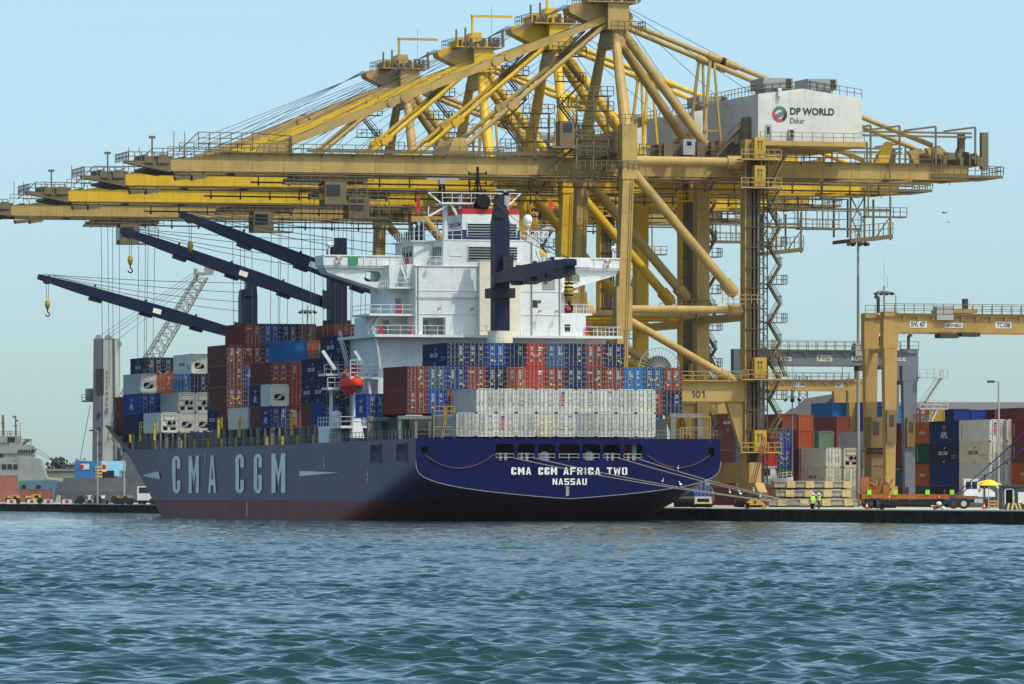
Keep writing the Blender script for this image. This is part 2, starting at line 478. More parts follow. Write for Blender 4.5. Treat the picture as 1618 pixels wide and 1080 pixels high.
GLYPH.update({'I': [_r(.3, 0, .7, 1)], 'T': [_r(0, .8, 1, 1), _r(.36, 0, .64, .8)], 'F': [_r(0, 0, .3, 1), _r(.3, .8, 1, 1), _r(.3, .42, .85, .6)],
 'U': [_r(0, .14, .3, 1), _r(.7, .14, 1, 1), [(0, .14), (.2, 0), (.8, 0), (1, .14)]], 'W': [[(0, 1), (.2, 1), (.33, 0), (.17, 0)], [(.33, 0), (.5, .7), (.5, .95), (.265, .5)], [(.67, 0), (.735, .5), (.5, .95), (.5, .7)], [(1, 1), (.83, 0), (.67, 0), (.8, 1)]],
 'R': [_r(0, 0, .28, 1), _r(.28, .82, .8, 1), _r(.28, .45, .8, .62), _r(.72, .62, 1, .82), [(.8, .82), (1, .82), (.8, 1)], [(.8, .45), (1, .62), (.8, .62)], [(.4, .45), (.68, .45), (1, 0), (.7, 0)]],
 'S': [_r(.3, .82, 1, 1), _r(0, .44, .3, 1), _r(.3, .42, .7, .58), _r(.7, 0, 1, .56), _r(0, 0, .7, .18)],
 'O': [_r(0, .1, .32, .9), _r(.68, .1, 1, .9), [(0, .1), (.25, 0), (.75, 0), (1, .1)], [(0, .9), (1, .9), (.75, 1), (.25, 1)]],
 'N': [_r(0, 0, .27, 1), _r(.73, 0, 1, 1), [(.27, .62), (.73, 0), (.73, .38), (.27, 1)]]})
def block_text(mb, s, v0, v1, z0, h, y):
    ws = [.45 if c == 'I' else (1.3 if c in 'MW' else 1.0) for c in s]; g = .3; tot = sum(ws) + g * (len(s) - 1); k = (v1 - v0) / tot; v = v0
    for c, w in zip(s, ws):
        for P in GLYPH[c]: mb.quad([(v + w * k * x, y, z0 + h * q_) for x, q_ in P])
        v += (w + g) * k
def make_ship():
    S = thing('container_ship', 'navy container ship moored stern on with four deck cranes, white bridge and stacked boxes', 'ship', T(0, 0, 0))
    # hull side shells
    us = [0, 1.5, 3, 5, 7.5, 10, 13, 16, 20, 24, 28, 33, 38, 44, 50, 60] + list(range(66, 190, 4)) + [190, 192, 195, 198, 200] + [202 + 2.0 * i for i in range(18)]
    def levels(u):
        d = deckz(u)
        return [-1.2, -.6, 0, .4, .8, 1.2, 1.6, 2.0, 2.36] + [2.36 + (d - 2.36) * f for f in (.02, .06, .12, .2, .3, .42, .55, .68, .82, 1.0)]
    mb = MB(); nl = len(levels(0))
    for side in (-1, 1):
        base = len(mb.v)
        for u in us:
            for z in levels(u):
                zb = 2.6 - 0.2 * u
                zz = max(z, zb); uu = min(u, interp(STEM, zz))
                mb.v.append((side * half(uu, zz), uu, zz))
        for a in range(len(us) - 1):
            for k in range(nl - 1):
                i = base + a * nl + k
                q = (i, i + nl, i + nl + 1, i + 1)
                if side == -1: q = q[::-1]
                mb.f.append(q); mb.m.append(0 if k >= 8 else 1)
    me = mb.mesh('hull', [HULLS, ANTIF])
    bm = bmesh.new(); bm.from_mesh(me)
    bmesh.ops.remove_doubles(bm, verts=bm.verts, dist=0.004)
    bmesh.ops.dissolve_degenerate(bm, edges=bm.edges, dist=0.004)
    bmesh.ops.recalc_face_normals(bm, faces=bm.faces)
    bm.to_mesh(me); bm.free()
    me.polygons.foreach_set('use_smooth', [True] * len(me.polygons))
    hull = put('hull', me, S)
    # main deck
    mb = MB()
    for a, b in zip(us[:-1], us[1:]):
        pa, pb = ((9.4 if 160 < x < 187 else deckz(x)) - .03 for x in (a, b))
        ua, ub = min(a, interp(STEM, pa)), min(b, interp(STEM, pb))
        mb.quad([(-half(ua, pa) + .05, ua, pa), (half(ua, pa) - .05, ua, pa), (half(ub, pb) - .05, ub, pb), (-half(ub, pb) + .05, ub, pb)])
    mb.build('deck', DECKG, S)
    # transom with its mooring openings
    pts = [(-18.65, 9.65), (-18.65, 7.2)]
    zs = [7.0, 6.6, 6.1, 5.6, 5.1, 4.6, 4.2, 3.8, 3.5, 3.2, 3.0, 2.85, 2.72, 2.64]
    low = [(-half(0, z), z) for z in zs] + [(0, 2.6)] + [(half(0, z), z) for z in reversed(zs)]
    out = pts + low + [(18.65, 7.2), (18.65, 9.65)]
    ops = []
    for a, b in ((157,262),(282,378),(398,495),(515,632),(650,750),(768,865),(885,990)):
        v0, v1 = ((740 + x / 3.6 - 809) / FPX * OY for x in (a, b))
        ops.append(((v0 - OX) / (CP - .003), (v1 - OX) / (CP - .003)))
    holes = [rrect(v0, v1, 7.12, 9.0, .35) for v0, v1 in ops] + [rrect(17.2, 17.9, 7.6, 8.6, .15), rrect(-17.95, -17.2, 7.9, 8.7, .15)]
    tr = put('transom', filled(out, holes, 0.06), S, (0, 0.0, 0), (R(90), 0, 0)); tr.data.materials.append(HULLT)
    mb = MB()
    for a, b in zip(low[:-1], low[1:]): mb.bar((a[0], -.06, a[1]), (b[0], -.06, b[1]), 0.065)
    mb.build('transom_edge', GREYM, S)
    # mooring deck seen through the openings
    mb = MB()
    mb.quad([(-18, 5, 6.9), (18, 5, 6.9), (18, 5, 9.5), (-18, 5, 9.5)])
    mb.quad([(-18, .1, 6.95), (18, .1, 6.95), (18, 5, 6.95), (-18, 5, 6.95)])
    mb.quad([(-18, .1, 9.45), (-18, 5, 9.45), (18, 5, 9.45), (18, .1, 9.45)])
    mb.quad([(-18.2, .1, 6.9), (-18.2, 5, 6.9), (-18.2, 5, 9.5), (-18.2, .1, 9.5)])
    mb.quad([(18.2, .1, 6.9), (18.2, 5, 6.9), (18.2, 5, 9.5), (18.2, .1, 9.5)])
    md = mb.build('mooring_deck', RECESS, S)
    mb = MB()
    for v0, v1 in ops:
        for z in (7.45, 7.85): mb.bar((v0 - .1, .12, z), (v1 + .1, .12, z), .06)
        for f in (0.02, .5, .98):
            v = v0 + (v1 - v0) * f; mb.bar((v, .12, 7.0), (v, .12, 7.9), .06)
    mb.build('guard_rail', GALV, md)
    for i, (v0, v1) in enumerate(ops):
        c = (v0 + v1) / 2; mb = MB()
        if i in (2, 4):
            mb.tube((c, .9, 7.55), (c, 1.8, 7.55), .42, 14); mb.tube((c, .86, 7.55), (c, .92, 7.55), .62, 14)
            mb.box(c - .7, c + .7, 1.0, 1.6, 6.96, 7.3)
        elif i != 3:
            for k in (-.35, .35):
                mb.tube((c + k, .8, 6.96), (c + k, .8, 7.9), .16, 10); mb.tube((c + k, .8, 7.9), (c + k, .8, 8.0), .24, 10)
            mb.box(c - .8, c + .8, .5, 1.1, 6.96, 7.12)
        if mb.v: mb.build('mooring_winch' if i in (2, 4) else 'bollard', GREYM, md)
    v0, v1 = ops[6]
    mb = MB(); mb.box(v0 + .3, v0 + 1.5, 2.2, 2.9, 8.3, 8.8); mb.box(v0 + .7, v0 + 1.2, 2.2, 2.9, 7.0, 7.5); mb.build('fire_locker', REDP, md)
    mb = MB(); mb.box(v1 - .9, v1 - .35, 1.0, 1.6, 6.96, 9.3); mb.build('pillar', GREYM, md)
    # openings in the port quarter: proud panels, their shade put into a dark colour
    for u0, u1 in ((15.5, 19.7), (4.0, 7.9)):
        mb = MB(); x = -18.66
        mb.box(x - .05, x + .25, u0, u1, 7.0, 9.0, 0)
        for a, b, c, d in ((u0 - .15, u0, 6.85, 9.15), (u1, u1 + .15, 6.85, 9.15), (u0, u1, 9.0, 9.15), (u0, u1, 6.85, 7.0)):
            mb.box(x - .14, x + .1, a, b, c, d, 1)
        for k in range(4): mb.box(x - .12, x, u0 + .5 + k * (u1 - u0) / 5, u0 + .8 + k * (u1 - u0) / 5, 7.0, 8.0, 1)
        mb.build('fairlead_shade_panel', [RECESS, HULLS], S)
    # name on the transom
    mb = MB()
    def tx(px): return ((px - 809) / FPX * OY - OX) / (CP - .003)
    words = (('CMA', 808, 839), ('CGM', 850.5, 880), ('AFRICA', 890, 948.5), ('TWO', 959, 991))
    for w, a, b in words:
        block_text(mb, w, tx(a), tx(b), 5.42, .86, -.06); mb.build('name_word', LETW, S); mb = MB()
    block_text(mb, 'NASSAU', tx(873), tx(927), 4.24, .74, -.06)
    for k in range(9): mb.box(-.42, -.12 + .12 * (k % 2), -.06, -.05, 2.95 + k * .13, 3.0 + k * .13)
    mb.build('ship_name', LETW, S)
    # company letters and wedges on the port side
    mb = MB()
    def su(px): # ship y of photo column px on the port side
        k = (px - 809) / FPX; a = OX - BM / 2 * CP; b = OY - BM / 2 * SP
        return (a - k * b) / (SP + k * CP)
    def su2(px, z):
        lo, hi = 5.0, 185.0
        f = lambda u: 809 + FPX * (OX - half(u, z) * CP - u * SP) / (OY - half(u, z) * SP + u * CP)
        for _ in range(40):
            m_ = (lo + hi) / 2
            if f(m_) > px: lo = m_
            else: hi = m_
        return lo
    for ch, a, b in (('C',273,286),('M',299,315.5),('A',330,342.5),('C',373,386.5),('G',402,415),('M',430,452)):
        L_ = MB(); ua, ub = su2(a, 5.8), su2(b, 5.8)
        for P in GLYPH[ch]: L_.quad([(-18.7, ua + (ub - ua) * x, 3.3 + 5.0 * y) for x, y in P])
        L_.v = [(-half(y, z) - .09, y, z) for x, y, z in L_.v]; L_.build('hull_letter', LETTER, S)
    a, b = su2(227, 5.6), su2(253, 5.8); q = -18.70
    [mb.quad([(q, a + (b - a) * s / 10, 5.75 - .5 * s / 10), (q, a + (b - a) * (s + 1) / 10, 5.75 - .5 * (s + 1) / 10), (q, a + (b - a) * (s + 1) / 10, 5.78 + .5 * (s + 1) / 10), (q, a + (b - a) * s / 10, 5.78 + .5 * s / 10)]) for s in range(10)]
    mb.v = [(-half(y, z) - .12, y, z) for x, y, z in mb.v]; mb.build('bow_wedge', LETTER, S); mb = MB()
    a, b = su(474), su(536); mb.quad([(q, a, 5.4), (q, b, 5.78), (q, a, 6.05)]); mb.build('stern_wedge', LETTER, S); mb = MB()
    u = su(391); mb.box(q, q + .03, u - .12, u + .12, .3, 2.2)
    for uu, z in ((su(513), 6.3), (su(582), 4.5), (su(325), 7.2)):
        for k in range(5): mb.box(q, q + .03, uu - .1, uu + .25 * (k % 2) + .1, z + k * .33, z + .16 + k * .33)
    mb.v = [(-half(y, z) - .03 - (.03 if x > q else .06), y, z) for x, y, z in mb.v]; mb.build('draught_mark', LETTER, S)
    # coamings, lashing posts and rails that carry the deck cargo
    mb = MB()
    mb.box(-15.6, 15.6, 48, 112, 9.3, 11.6); mb.box(-14.6, 14.6, 118, 162, 9.3, 11.6); mb.box(-10.5, 10.5, 162, 186, 9.3, 11.6); mb.box(-16, 16, 12.2, 30, 9.5, 12.2)
    for u in range(50, 186, 6):
        if 112 < u < 118: continue
        w_ = 15.6 if u < 118 else (14.6 if u < 162 else 10.5); mb.box(-w_ - .15, -w_, u, u + .3, 9.4, 11.6)
    mb.build('hatch_coaming', paint('coaming', (0.045, 0.05, 0.05), .7, .4, .6, rust=.2), S)
    post = MB(); post.box(-.22, .22, -.25, .25, 0, 2.25); post.box(-.12, .3, -.5, .5, 2.0, 2.28)
    pme = post.mesh('lashing_post', [LATT]); brc = MB(); brc.box(-.12, .12, -.12, .12, 0, 2.25); bme = brc.mesh('stanchion', [LATT])
    u = 49.0; k = 0
    while u < 172:
        v = -min(18.0, half(u, 9.4) - .8)
        put('lashing_post' if k % 2 == 0 else 'stanchion', pme if k % 2 == 0 else bme, S, (v, u, 9.38)); u += 3.7; k += 1
    for u in (60, 87.5, 99, 137.2, 150, 171):
        yb = MB(); v = -half(u, 9.4) + .35; yb.box(v, v + .25, u - .4, u + .1, 10.6, 13.0); yb.rail([(v, u, 11.8), (v, u - 2.6, 11.8)], 1.4, 1.3, .1); yb.build('lashing_rail', YELP, S)
    yb = MB(); yb.box(-.15, .15, 0, .7, 0, 1.1); ybm = yb.mesh('lashing_gear', [YELP])
    for u in range(51, 175, 8): put('lashing_gear', ybm, S, (-half(u, 9.4) + 1.1, u, 9.45))
    mb = MB(); pts = []
    for u in list(range(2, 159, 12)): pts.append((-half(u, 9.4) + .15, u, deckz(u)))
    mb.rail(pts, 1.05, 1.6, .06); mb.build('deck_railing', LATT, S)
    mb = MB(); mb.rail([(-18.4, .25, 9.65), (18.4, .25, 9.65)], 1.0, 1.5, .05); mb.rail([(18.4, .25, 9.65), (18.4, 30, 9.65)], 1.0, 1.5, .05)
    mb.build('stern_railing', LATT, S)
    # port and starboard quarter frames beside the cargo
    mb = MB()
    for v in (-17.6, -15.6, -13.9): mb.bar((v, 11, 9.6), (v, 11, 12.4), .35)
    mb.box(-17.8, -13.7, 10.7, 11.4, 12.0, 12.4); mb.build('lashing_bridge', LATT, S); mb = MB()
    for v in (-18.2, -14.7): mb.bar((v, 22, 9.6), (v, 22, 12.5), .7, .5)
    mb.box(-18.4, -14.4, 21.6, 22.6, 11.9, 12.4); mb.build('lashing_bridge', LATT, S); mb = MB()
    for v in (13.9, 17.2): mb.bar((v, 3.5, 9.6), (v, 3.5, 12.5), .6, .5)
    mb.box(13.5, 17.6, 3.2, 3.9, 12.2, 12.7)
    mb.build('lashing_bridge', LATT, S)
    mb = MB(); mb.box(-16.5, -14.2, 23.2, 24, 9.7, 12.0); mb.box(-16.9, -13.9, 13.5, 14, 9.6, 12.2); mb.build('locker', paint('locker_green', (.02, .07, .05), .6, .3), S)
    mb = MB()
    for a in (-15.9, 15.5): mb.rail([(a, 2.0, 9.7), (a + 2.6, 2.0, 9.7)], 2.6, 2.6, .09); 
    mb.rail([(-15.9, 2.0, 12.3), (-13.4, 2.0, 12.3)], 1.1, 1.2, .09)
    mb.build('access_ladder', paint('ladder_yellow', (.34, .22, .03), .6, .35, .6, rust=.1), S); mb = MB(); mb.stair((-14.9, 2.2, 9.7), (-14.4, 2.2, 12.3), .8)
    mb.rail([(14.2, 1.6, 9.7), (15.4, 1.6, 9.7)], 1.3, .4, .1)
    mb.build('access_ladder', paint('ladder_yellow', (.34, .22, .03), .6, .35, .6, rust=.1), S)
    make_accommodation(S)
    make_crane_on_deck(S, 0, 28.7, 22.3, 29.4, 39.0, (0.1, -29.6, .9), cab=True)
    make_crane_on_deck(S, 0, 67.5, 11.6, 27.9, 38.0, (-30.8, 0, 10.7))
    make_crane_on_deck(S, 2, 114, 11.6, 28.9, 37.9, (-30.0, 0, 9.7))
    make_crane_on_deck(S, 2, 164, 11.6, 26.0, 33.8, (-30.7, 0, 8.1))
    # forecastle: breakwater, mast, windlass
    mb = MB(); mb.box(-11, 11, 187.5, 187.8, 9.4, 13.1); mb.build('breakwater', HULLS, S)
    mb = MB(); x, y = 3.0, 205
    mb.bar((x, y, 13), (x, y, 22.5), .5); mb.bar((x - 1, y, 13), (x - .1, y, 19), .2); mb.bar((x + 1, y, 13), (x + .1, y, 19), .2)
    mb.box(x - 1.6, x + 1.6, y - .6, y + .6, 18.6, 18.8); mb.rail([(x - 1.6, y - .6, 18.8), (x + 1.6, y - .6, 18.8)], 1, .8)
    mb.bar((x - 1.3, y, 18.8), (x - 1.3, y, 21.6), .16); mb.bar((x - 2.4, y, 16.6), (x + 2.4, y, 16.6), .3); mb.bar((x + 1.0, y, 18.8), (x + 1.0, y, 20.6), .4)
    mb.build('foremast', CREAM, S)
    return S

def make_accommodation(S):
    A = empty('superstructure', S, (0, 34, 0))   # local y = 0 is the aft wall
    def vx(px): return ((px - 809) * .0776 + 2.95) / .955
    mb = MB()
    # deck house below the overhang
    mb.box(-13.7, 15.5, .9, 16, 9.5, 22.3, 0)
    mb.box(-14.8, 16.8, -1.6, 16.2, 22.3, 22.62, 0)
    # aft tower wall built round its opening
    mb.box(-9.2, -8.3, 0, 1.2, 22.62, 25.0, 0); mb.box(-5.4, 9.4, 0, 1.2, 22.62, 25.0, 0); mb.box(-8.3, -5.4, 0, 1.2, 24.75, 25.0, 0)
    mb.box(-9.2, 9.4, 3.2, 12, 22.62, 25.0, 0); mb.box(-9.2, 9.4, 0, 12, 25.0, 31.0, 0)
    mb.box(-9.2, 9.4, -.05, 12.02, 28.0, 28.08, 0); mb.box(-9.22, 9.42, -.06, 12.02, 25.15, 25.23, 0)
    mb.box(9.4, 12.6, .1, 12, 22.62, 25.4, 0)
    mb.box(9.4, 10.6, 2.5, 12, 25.4, 31.0, 0)
    mb.box(-13.2, -9.2, 5, 14, 22.62, 25.0, 0); mb.box(-11.4, -9.2, 4.2, 13, 25.2, 31.3, 0)
    mb.box(-9.9, -9.2, 1.5, 13, 28.4, 31.3, 0)
    # balcony slabs
    mb.box(-14.9, -9.2, .6, 9, 24.95, 25.2, 0); mb.box(-12.3, -9.2, 1.0, 6, 28.3, 28.5, 0); mb.box(9.4, 13.6, .6, 9, 25.2, 25.45, 0); mb.box(9.4, 11.8, .6, 5, 28.0, 28.25, 0)
    mb.build('deckhouse', WHITE, A)
    # bridge deck and wheelhouse
    mb = MB()
    mb.box(-5.7, 6.1, 0, 5, 31.0, 34.2, 0); mb.box(-8.2, 7.9, 4.5, 13, 31.0, 34.2, 0)
    mb.box(-8.6, 8.3, 4.2, 13.4, 34.2, 34.35, 0); mb.box(-5.75, 6.15, -.05, 4.2, 34.2, 34.35, 0); mb.box(-9.2, 9.4, -.1, 4.5, 31.0, 31.12, 0)
    br = mb.build('bridge', WHITE, A)
    for k in range(4): w = MB(); w.box(-5.76, -5.7, .9 + k * 1.0, 1.45 + k * 1.0, 32.2, 33.5); w.build('window', GLASS, br)
    for k in range(3): w = MB(); w.box(-8.27, -8.2, 5.3 + k * 1.6, 6.3 + k * 1.6, 32.4, 33.7); w.build('window', GLASS, br)
    # bridge wings
    for sgn in (-1, 1):
        W = MB(); e = 19.0 * sgn; i = 9.0 * sgn
        W.box(i, e, 6.5, 10.5, 31.0, 31.25); W.box(i, e, 6.4, 6.55, 31.25, 32.45); W.box(i, e, 10.4, 10.55, 31.25, 32.45); W.box(e - .15, e + .02, 6.4, 10.55, 31.25, 32.5)
        for k in range(6): W.box(i + (e - i) * k / 6 - .06, i + (e - i) * k / 6 + .06, 6.3, 6.4, 31.2, 32.5)
        W.box(i, e, 6.28, 6.42, 32.4, 32.55)
        wo = W.build('bridge_wing', WHITE, A)
        o = [(18.9 * sgn, 31.0), (9.3 * sgn, 31.0), (9.3 * sgn, 27.3), (11.1 * sgn, 27.3), (11.5 * sgn, 28.0), (12.2 * sgn, 28.5), (18.6 * sgn, 30.4)]
        h = rrect(11.7, 13.9, 29.3, 30.6, .5); h = [(x * sgn, y) for x, y in h]
        for yy in (7.0, 10.0):
            g = put('wing_bracket', filled(o, [h], .3), wo, (0, yy, 0), (R(90), 0, 0)); g.data.materials.append(WHITE)
        rb = MB(); c = Vector((17.3 * sgn, 6.2, 31.9))
        for k in range(12):
            a, b = R(30 * k), R(30 * k + 30)
            rb.bar(c + Vector((math.cos(a) * .38, 0, math.sin(a) * .38)), c + Vector((math.cos(b) * .38, 0, math.sin(b) * .38)), .14, m=k // 2 % 2)
        rb.build('lifebuoy', [REDP, WHITE], wo)
        sd = MB(); sd.box((14.8 if sgn < 0 else 12.2) * sgn, (16 if sgn < 0 else 15.2) * sgn, 6.24, 6.3, 31.35, 32.4); sd.build('sidelight_screen', plain('green_paint', (.02, .22, .07), .5) if sgn < 0 else WHITE, wo)
        nl = MB(); nl.tube((18.3 * sgn, 7, 32.5), (18.3 * sgn, 7, 33.6), .12); nl.ell((18.3 * sgn, 7, 33.8), .3, .3, .3); nl.build('searchlight', WHITE, wo)
    # funnel
    F = MB()
    F.box(-3.2, 4.1, 0.3, 7, 34.35, 35.55, 1); F.box(-3.2, 4.1, .3, 7, 35.55, 37.5, 0); F.box(-3.22, 4.12, .28, 7.02, 37.5, 38.15, 2)
    fu = F.build('funnel', [WHITE, paint('funnel_navy', (.02, .03, .09), .5), REDP], A)
    d = MB(); add_text(d, 'CMA', (-3.23, 6.2, 36.0), (0, -1, 0), 2.4, .55, 0); add_text(d, 'CGM', (-3.23, 3.4, 36.0), (0, -1, 0), 2.4, .55, 1)
    d.build('funnel_lettering', [REDP, LETK], fu)
    e = MB(); e.tube((-.5, 3, 37.8), (-.5, 1.6, 38.5), 1.0, 20, m=1); e.tube((-.5, 1.9, 38.3), (-.5, .2, 39.1), .93, 20, m=0)
    for x, r in ((-3.0, .22), (2.8, .5)):
        e.tube((x, 2, 37.9), (x, 2, 39.9), r, 14, m=1); e.tube((x, 2, 39.9), (x, 2, 40.3), r * 1.04, 14, m=0)
    e.build('exhaust_pipe', [BLACK, GREYM], fu, smooth=False)
    # engine casing with louvres
    C = MB(); C.box(-1.2, 4.1, -.5, 0, 22.62, 31.6); C.build('casing', CREAM, A)
    for z0, n, yy in ((34.8, 5, .26), (31.95, 5, -.06)):
        for v0, v1 in ((-2.5, .6), (2.6, 3.7)):
            l = MB(); l.box(v0 - .12, v1 + .12, yy - .05, yy, z0 - .12, z0 + n * .33 + .1, 0)
            for k in range(n): l.box(v0, v1, yy - .12, yy - .05, z0 + k * .33, z0 + k * .33 + .17, 1)
            l.build('louvre', [WHITE, BLACK], A)
    if True:
        for px, y in ((845, 479), (897, 517)): w = MB(); w.box(vx(px) - .35, vx(px) + .35, -.04 if y < 500 else .05, .02 if y < 500 else .12, zat(y, 729) - .45, zat(y, 729) + .45); w.build('porthole', GLASS, A)
    p = MB()
    for x in (-8.9, 9.2): p.tube((x, -.12, 22.6), (x, -.12, 31), .07, 6)
    p.tube((5.6, -.14, 22.6), (5.6, -.14, 34.2), .08, 6)
    p.bar((-9.2, -.12, 27.2), (-1.2, -.12, 27.2), .07); p.bar((4.1, -.12, 30.6), (9.4, -.12, 30.6), .07)
    p.build('pipe', GREYM, A)
    for x, y, z in ((-6.4, -.3, 25.6), (-2.2, -.3, 25.6), (6.4, -.3, 25.4), (8.6, -.3, 25.4), (-7.6, -.3, 31.4), (7.6, -.3, 30.8)):
        f = MB(); f.bar((x, 0, z), (x, y - .5, z + .25), .06); f.box(x - .2, x + .2, y - .7, y - .4, z + .1, z + .35); f.build('deck_light', GREYM, A)
    for x, z in ((-7.9, 29.2), (-6.5, 29.2), (-5.1, 29.2), (6.6, 26.8)):
        f = MB(); f.tube((x, -.03, z), (x, .02, z), .24, 14, 1); f.tube((x, -.05, z), (x, -.02, z), .17, 14, 0); f.build('porthole', [GLASS, GREYM], A) if x > 0 else None
    f = MB(); f.box(-4.9, -3.3, -.05, 0, 32.3, 32.4); f.box(-4.9, -4.8, -.05, 0, 32.3, 33.4); f.build('notice_frame', CREAM, A)
    # doors, railings, ladders
    for bx in ((-7.6, -6.7, 3.14, 3.2, 22.65, 24.5), (-12, -11.2, 4.94, 5, 22.65, 24.5), (-10.6, -9.9, 4.13, 4.2, 25.3, 27.2), (7.0, 8.6, -.05, 0, 28.3, 29.9)):
        dd = MB(); dd.box(*bx); dd.build('door', GREYM, A)
    for x, y, z in ((-9.6, .8, 22.7), (-10.9, 1.2, 25.3), (-8.8, 5.6, 31.3), (10.4, .4, 25.5), (-14, -1.4, 22.7), (9.3, .4, 28.3), (12.6, 0, 22.8), (7.4, -.08, 29.2)):
        rd = MB(); rd.box(x - .2, x + .25, y - .15, y, z, z + .9); rd.build('fire_box', REDP, A)
    r = MB()
    r.rail([(-14.7, 10, 22.62), (-14.7, -1.5, 22.62), (16.7, -1.5, 22.62), (16.7, 10, 22.62)], 1.1, 1.6, .06)
    r.rail([(-14.8, 8.8, 25.2), (-14.8, .7, 25.2), (-9.3, .7, 25.2)], 1.1, 1.3, .06)
    r.rail([(-12.2, 5.8, 28.5), (-12.2, 1.1, 28.5), (-9.3, 1.1, 28.5)], 1.1, 1, .06)
    r.rail([(9.5, .7, 25.45), (13.5, .7, 25.45), (13.5, 8, 25.45)], 1.1, 1.0, .06)
    r.rail([(9.5, .7, 28.25), (11.7, .7, 28.25)], 1.1, .8, .06)
    r.rail([(-9.1, .1, 31.12), (-5.8, .1, 31.12)], 1.1, .9, .06); r.rail([(6.2, .1, 31.12), (9.3, .1, 31.12)], 1.1, .9, .06)
    r.rail([(-8.4, 13, 34.35), (-8.4, 4.4, 34.35), (-5.6, .1, 34.35), (-3.3, .1, 34.35)], 1.1, 1.1, .06)
    r.rail([(4.2, .1, 34.35), (6.1, .1, 34.35), (8.2, 4.4, 34.35), (8.2, 13, 34.35)], 1.1, 1.1, .06)
    r.stair((-9.6, 2, 28.5), (-10.6, 2, 31.2), .8); r.stair((-13.9, -.6, 18.2), (-14.6, -.6, 22.6), .8); r.stair((7.4, 1.5, 31.1), (6.3, 1.5, 34.3), .8)
    r.stair((-14.4, 4, 22.6), (-12.6, 4, 25.1), .8)
    r.build('railing', WHITE, A)
    # radar mast
    m = MB(); mat = 0
    m.tube((-4.6, 3, 34.3), (-4.6, 3, 38.8), .36, 10); m.box(-5.4, 3.4, 1.6, 5, 38.75, 38.95)
    m.bar((-7.0, 2, 40.1), (-5.4, 2, 38.85), .18); m.bar((-7.0, 2, 37.2), (-4.6, 2, 38.6), .2); m.bar((-7.0, 2, 38.4), (-7.0, 2, 37.1), .12)
    m.bar((-2.8, 2, 36.5), (-4.2, 2, 38.8), .3); m.bar((4.7, 2, 40.1), (3.4, 2, 38.85), .18)
    m.rail([(-5.3, 1.7, 38.95), (3.3, 1.7, 38.95)], 1.15, 1.2, .06); m.bar((-7.1, 1.7, 40.15), (4.8, 1.7, 40.15), .08)
    m.build('radar_platform', WHITE, A)
    m = MB()
    for s in (-.5, .5): m.bar((-5.2 + s, 2.5, 38.9), (-5.1 + s * .4, 2.5, 41.2), .22)
    for k in range(4): m.bar((-5.7 + k*.1, 2.5, 39.0 + k * .5), (-4.7 - k*.1, 2.5, 39.4 + k * .5), .16)
    m.build('radar_mast', BLACK, A); m = MB()
    m.bar((-.6, 2.5, 38.9), (-.6, 2.5, 43.4), .26); m.bar((-1.4, 2.5, 38.9), (-.6, 2.5, 42.6), .12); m.bar((.2, 2.5, 38.9), (-.6, 2.5, 42.6), .12)
    for z, l in ((42.6, 1.1), (41.4, 1.1), (40.4, 1.0)): m.bar((-.6 - l, 2.5, z), (-.6 + l, 2.5, z), .12); [m.bar((-.6 + l * s, 2.5, z - .25), (-.6 + l * s, 2.5, z + .25), .16) for s in (-1, 1)]
    m.build('signal_mast', BLACK, A)
    m = MB(); m.box(-7.2, -3.1, 2.1, 2.4, 41.7, 41.95); m.box(-5.6, -4.8, 1.9, 2.7, 41.2, 41.7); m.build('radar_scanner', GREYM, A); m = MB(); m.box(1.5, 4.1, 2.1, 2.4, 40.5, 40.68); m.box(2.6, 3.0, 1.9, 2.5, 39.0, 40.5)
    m.build('radar_scanner', GREYM, A)
    m = MB(); m.ell((6.0, 3, 37.0), .58, .58, .68, 16, 10); m.tube((6.0, 3, 34.3), (6.0, 3, 36.4), .14); m.tube((6.0, 3, 36.2), (6.0, 3, 36.5), .4); m.build('radome', WHITE, A, smooth=True)
    m = MB(); m.quad([(-8.6, 2, 37.6), (-8.0, 2, 37.9), (-8.1, 2.1, 39.6), (-8.5, 2, 39.3)]); m.box(-8.25, -8.2, 2, 2.05, 37, 41); m.build('flag', REDP, A)
    m = MB(); m.quad([(8.3, 2, 38.6), (9.0, 2.1, 38.0), (9.0, 2.1, 39.0), (8.5, 2, 39.6)]); m.build('flag', paint('flag_red_green', (.5, .03, .02), .6), A)
    m = MB()
    for x in (-8.0, -6.8, -7.4): m.tube((x, 5, 34.3), (x, 5, 36.0 + (x + 8) * .5), .08); m.ell((x, 5, 36.1 + (x + 8) * .5), .22, .22, .3); m.build('antenna', WHITE, A); m = MB()
    m.rail([(7.2, 6, 34.35), (9.5, 6, 34.35)], 1.4, .6, .08); m.box(7.0, 9.2, -.3, .4, 31.3, 32.2); m.box(7.4, 8.2, -.6, -.3, 32.2, 32.8)
    m.build('antenna', WHITE, A)
    # lifeboat davit on the port side
    m = MB(); y = 1.5
    m.bar((-16.3, y, 12.0), (-16.3, y, 17.4), .9, .9, w2=.45, h2=.45); m.bar((-16.3, y, 10), (-16.3, y, 12.2), 1.6, 1.6, w2=.9, h2=.9)
    m.box(-17.2, -13.7, y - .6, y + .2, 17.2, 17.5); m.rail([(-17.2, y - .6, 17.5), (-13.7, y - .6, 17.5)], 2.0, .9, .08, mids=3)
    m.bar((-14, y, 11.6), (-14.9, y, 17.2), .4); m.bar((-14.6, y - .3, 17.5), (-16.6, y - .3, 20.6), .35); m.bar((-17, 9, 18.5), (-18.6, 9, 20.8), .4)
    m.box(-18.2, -15.5, 8, 11, 16.0, 16.3); m.rail([(-18.2, 8, 16.3), (-15.5, 8, 16.3)], 1.2, .9, .08); m.bar((-17.5, 9, 10), (-17.5, 9, 16), .35)
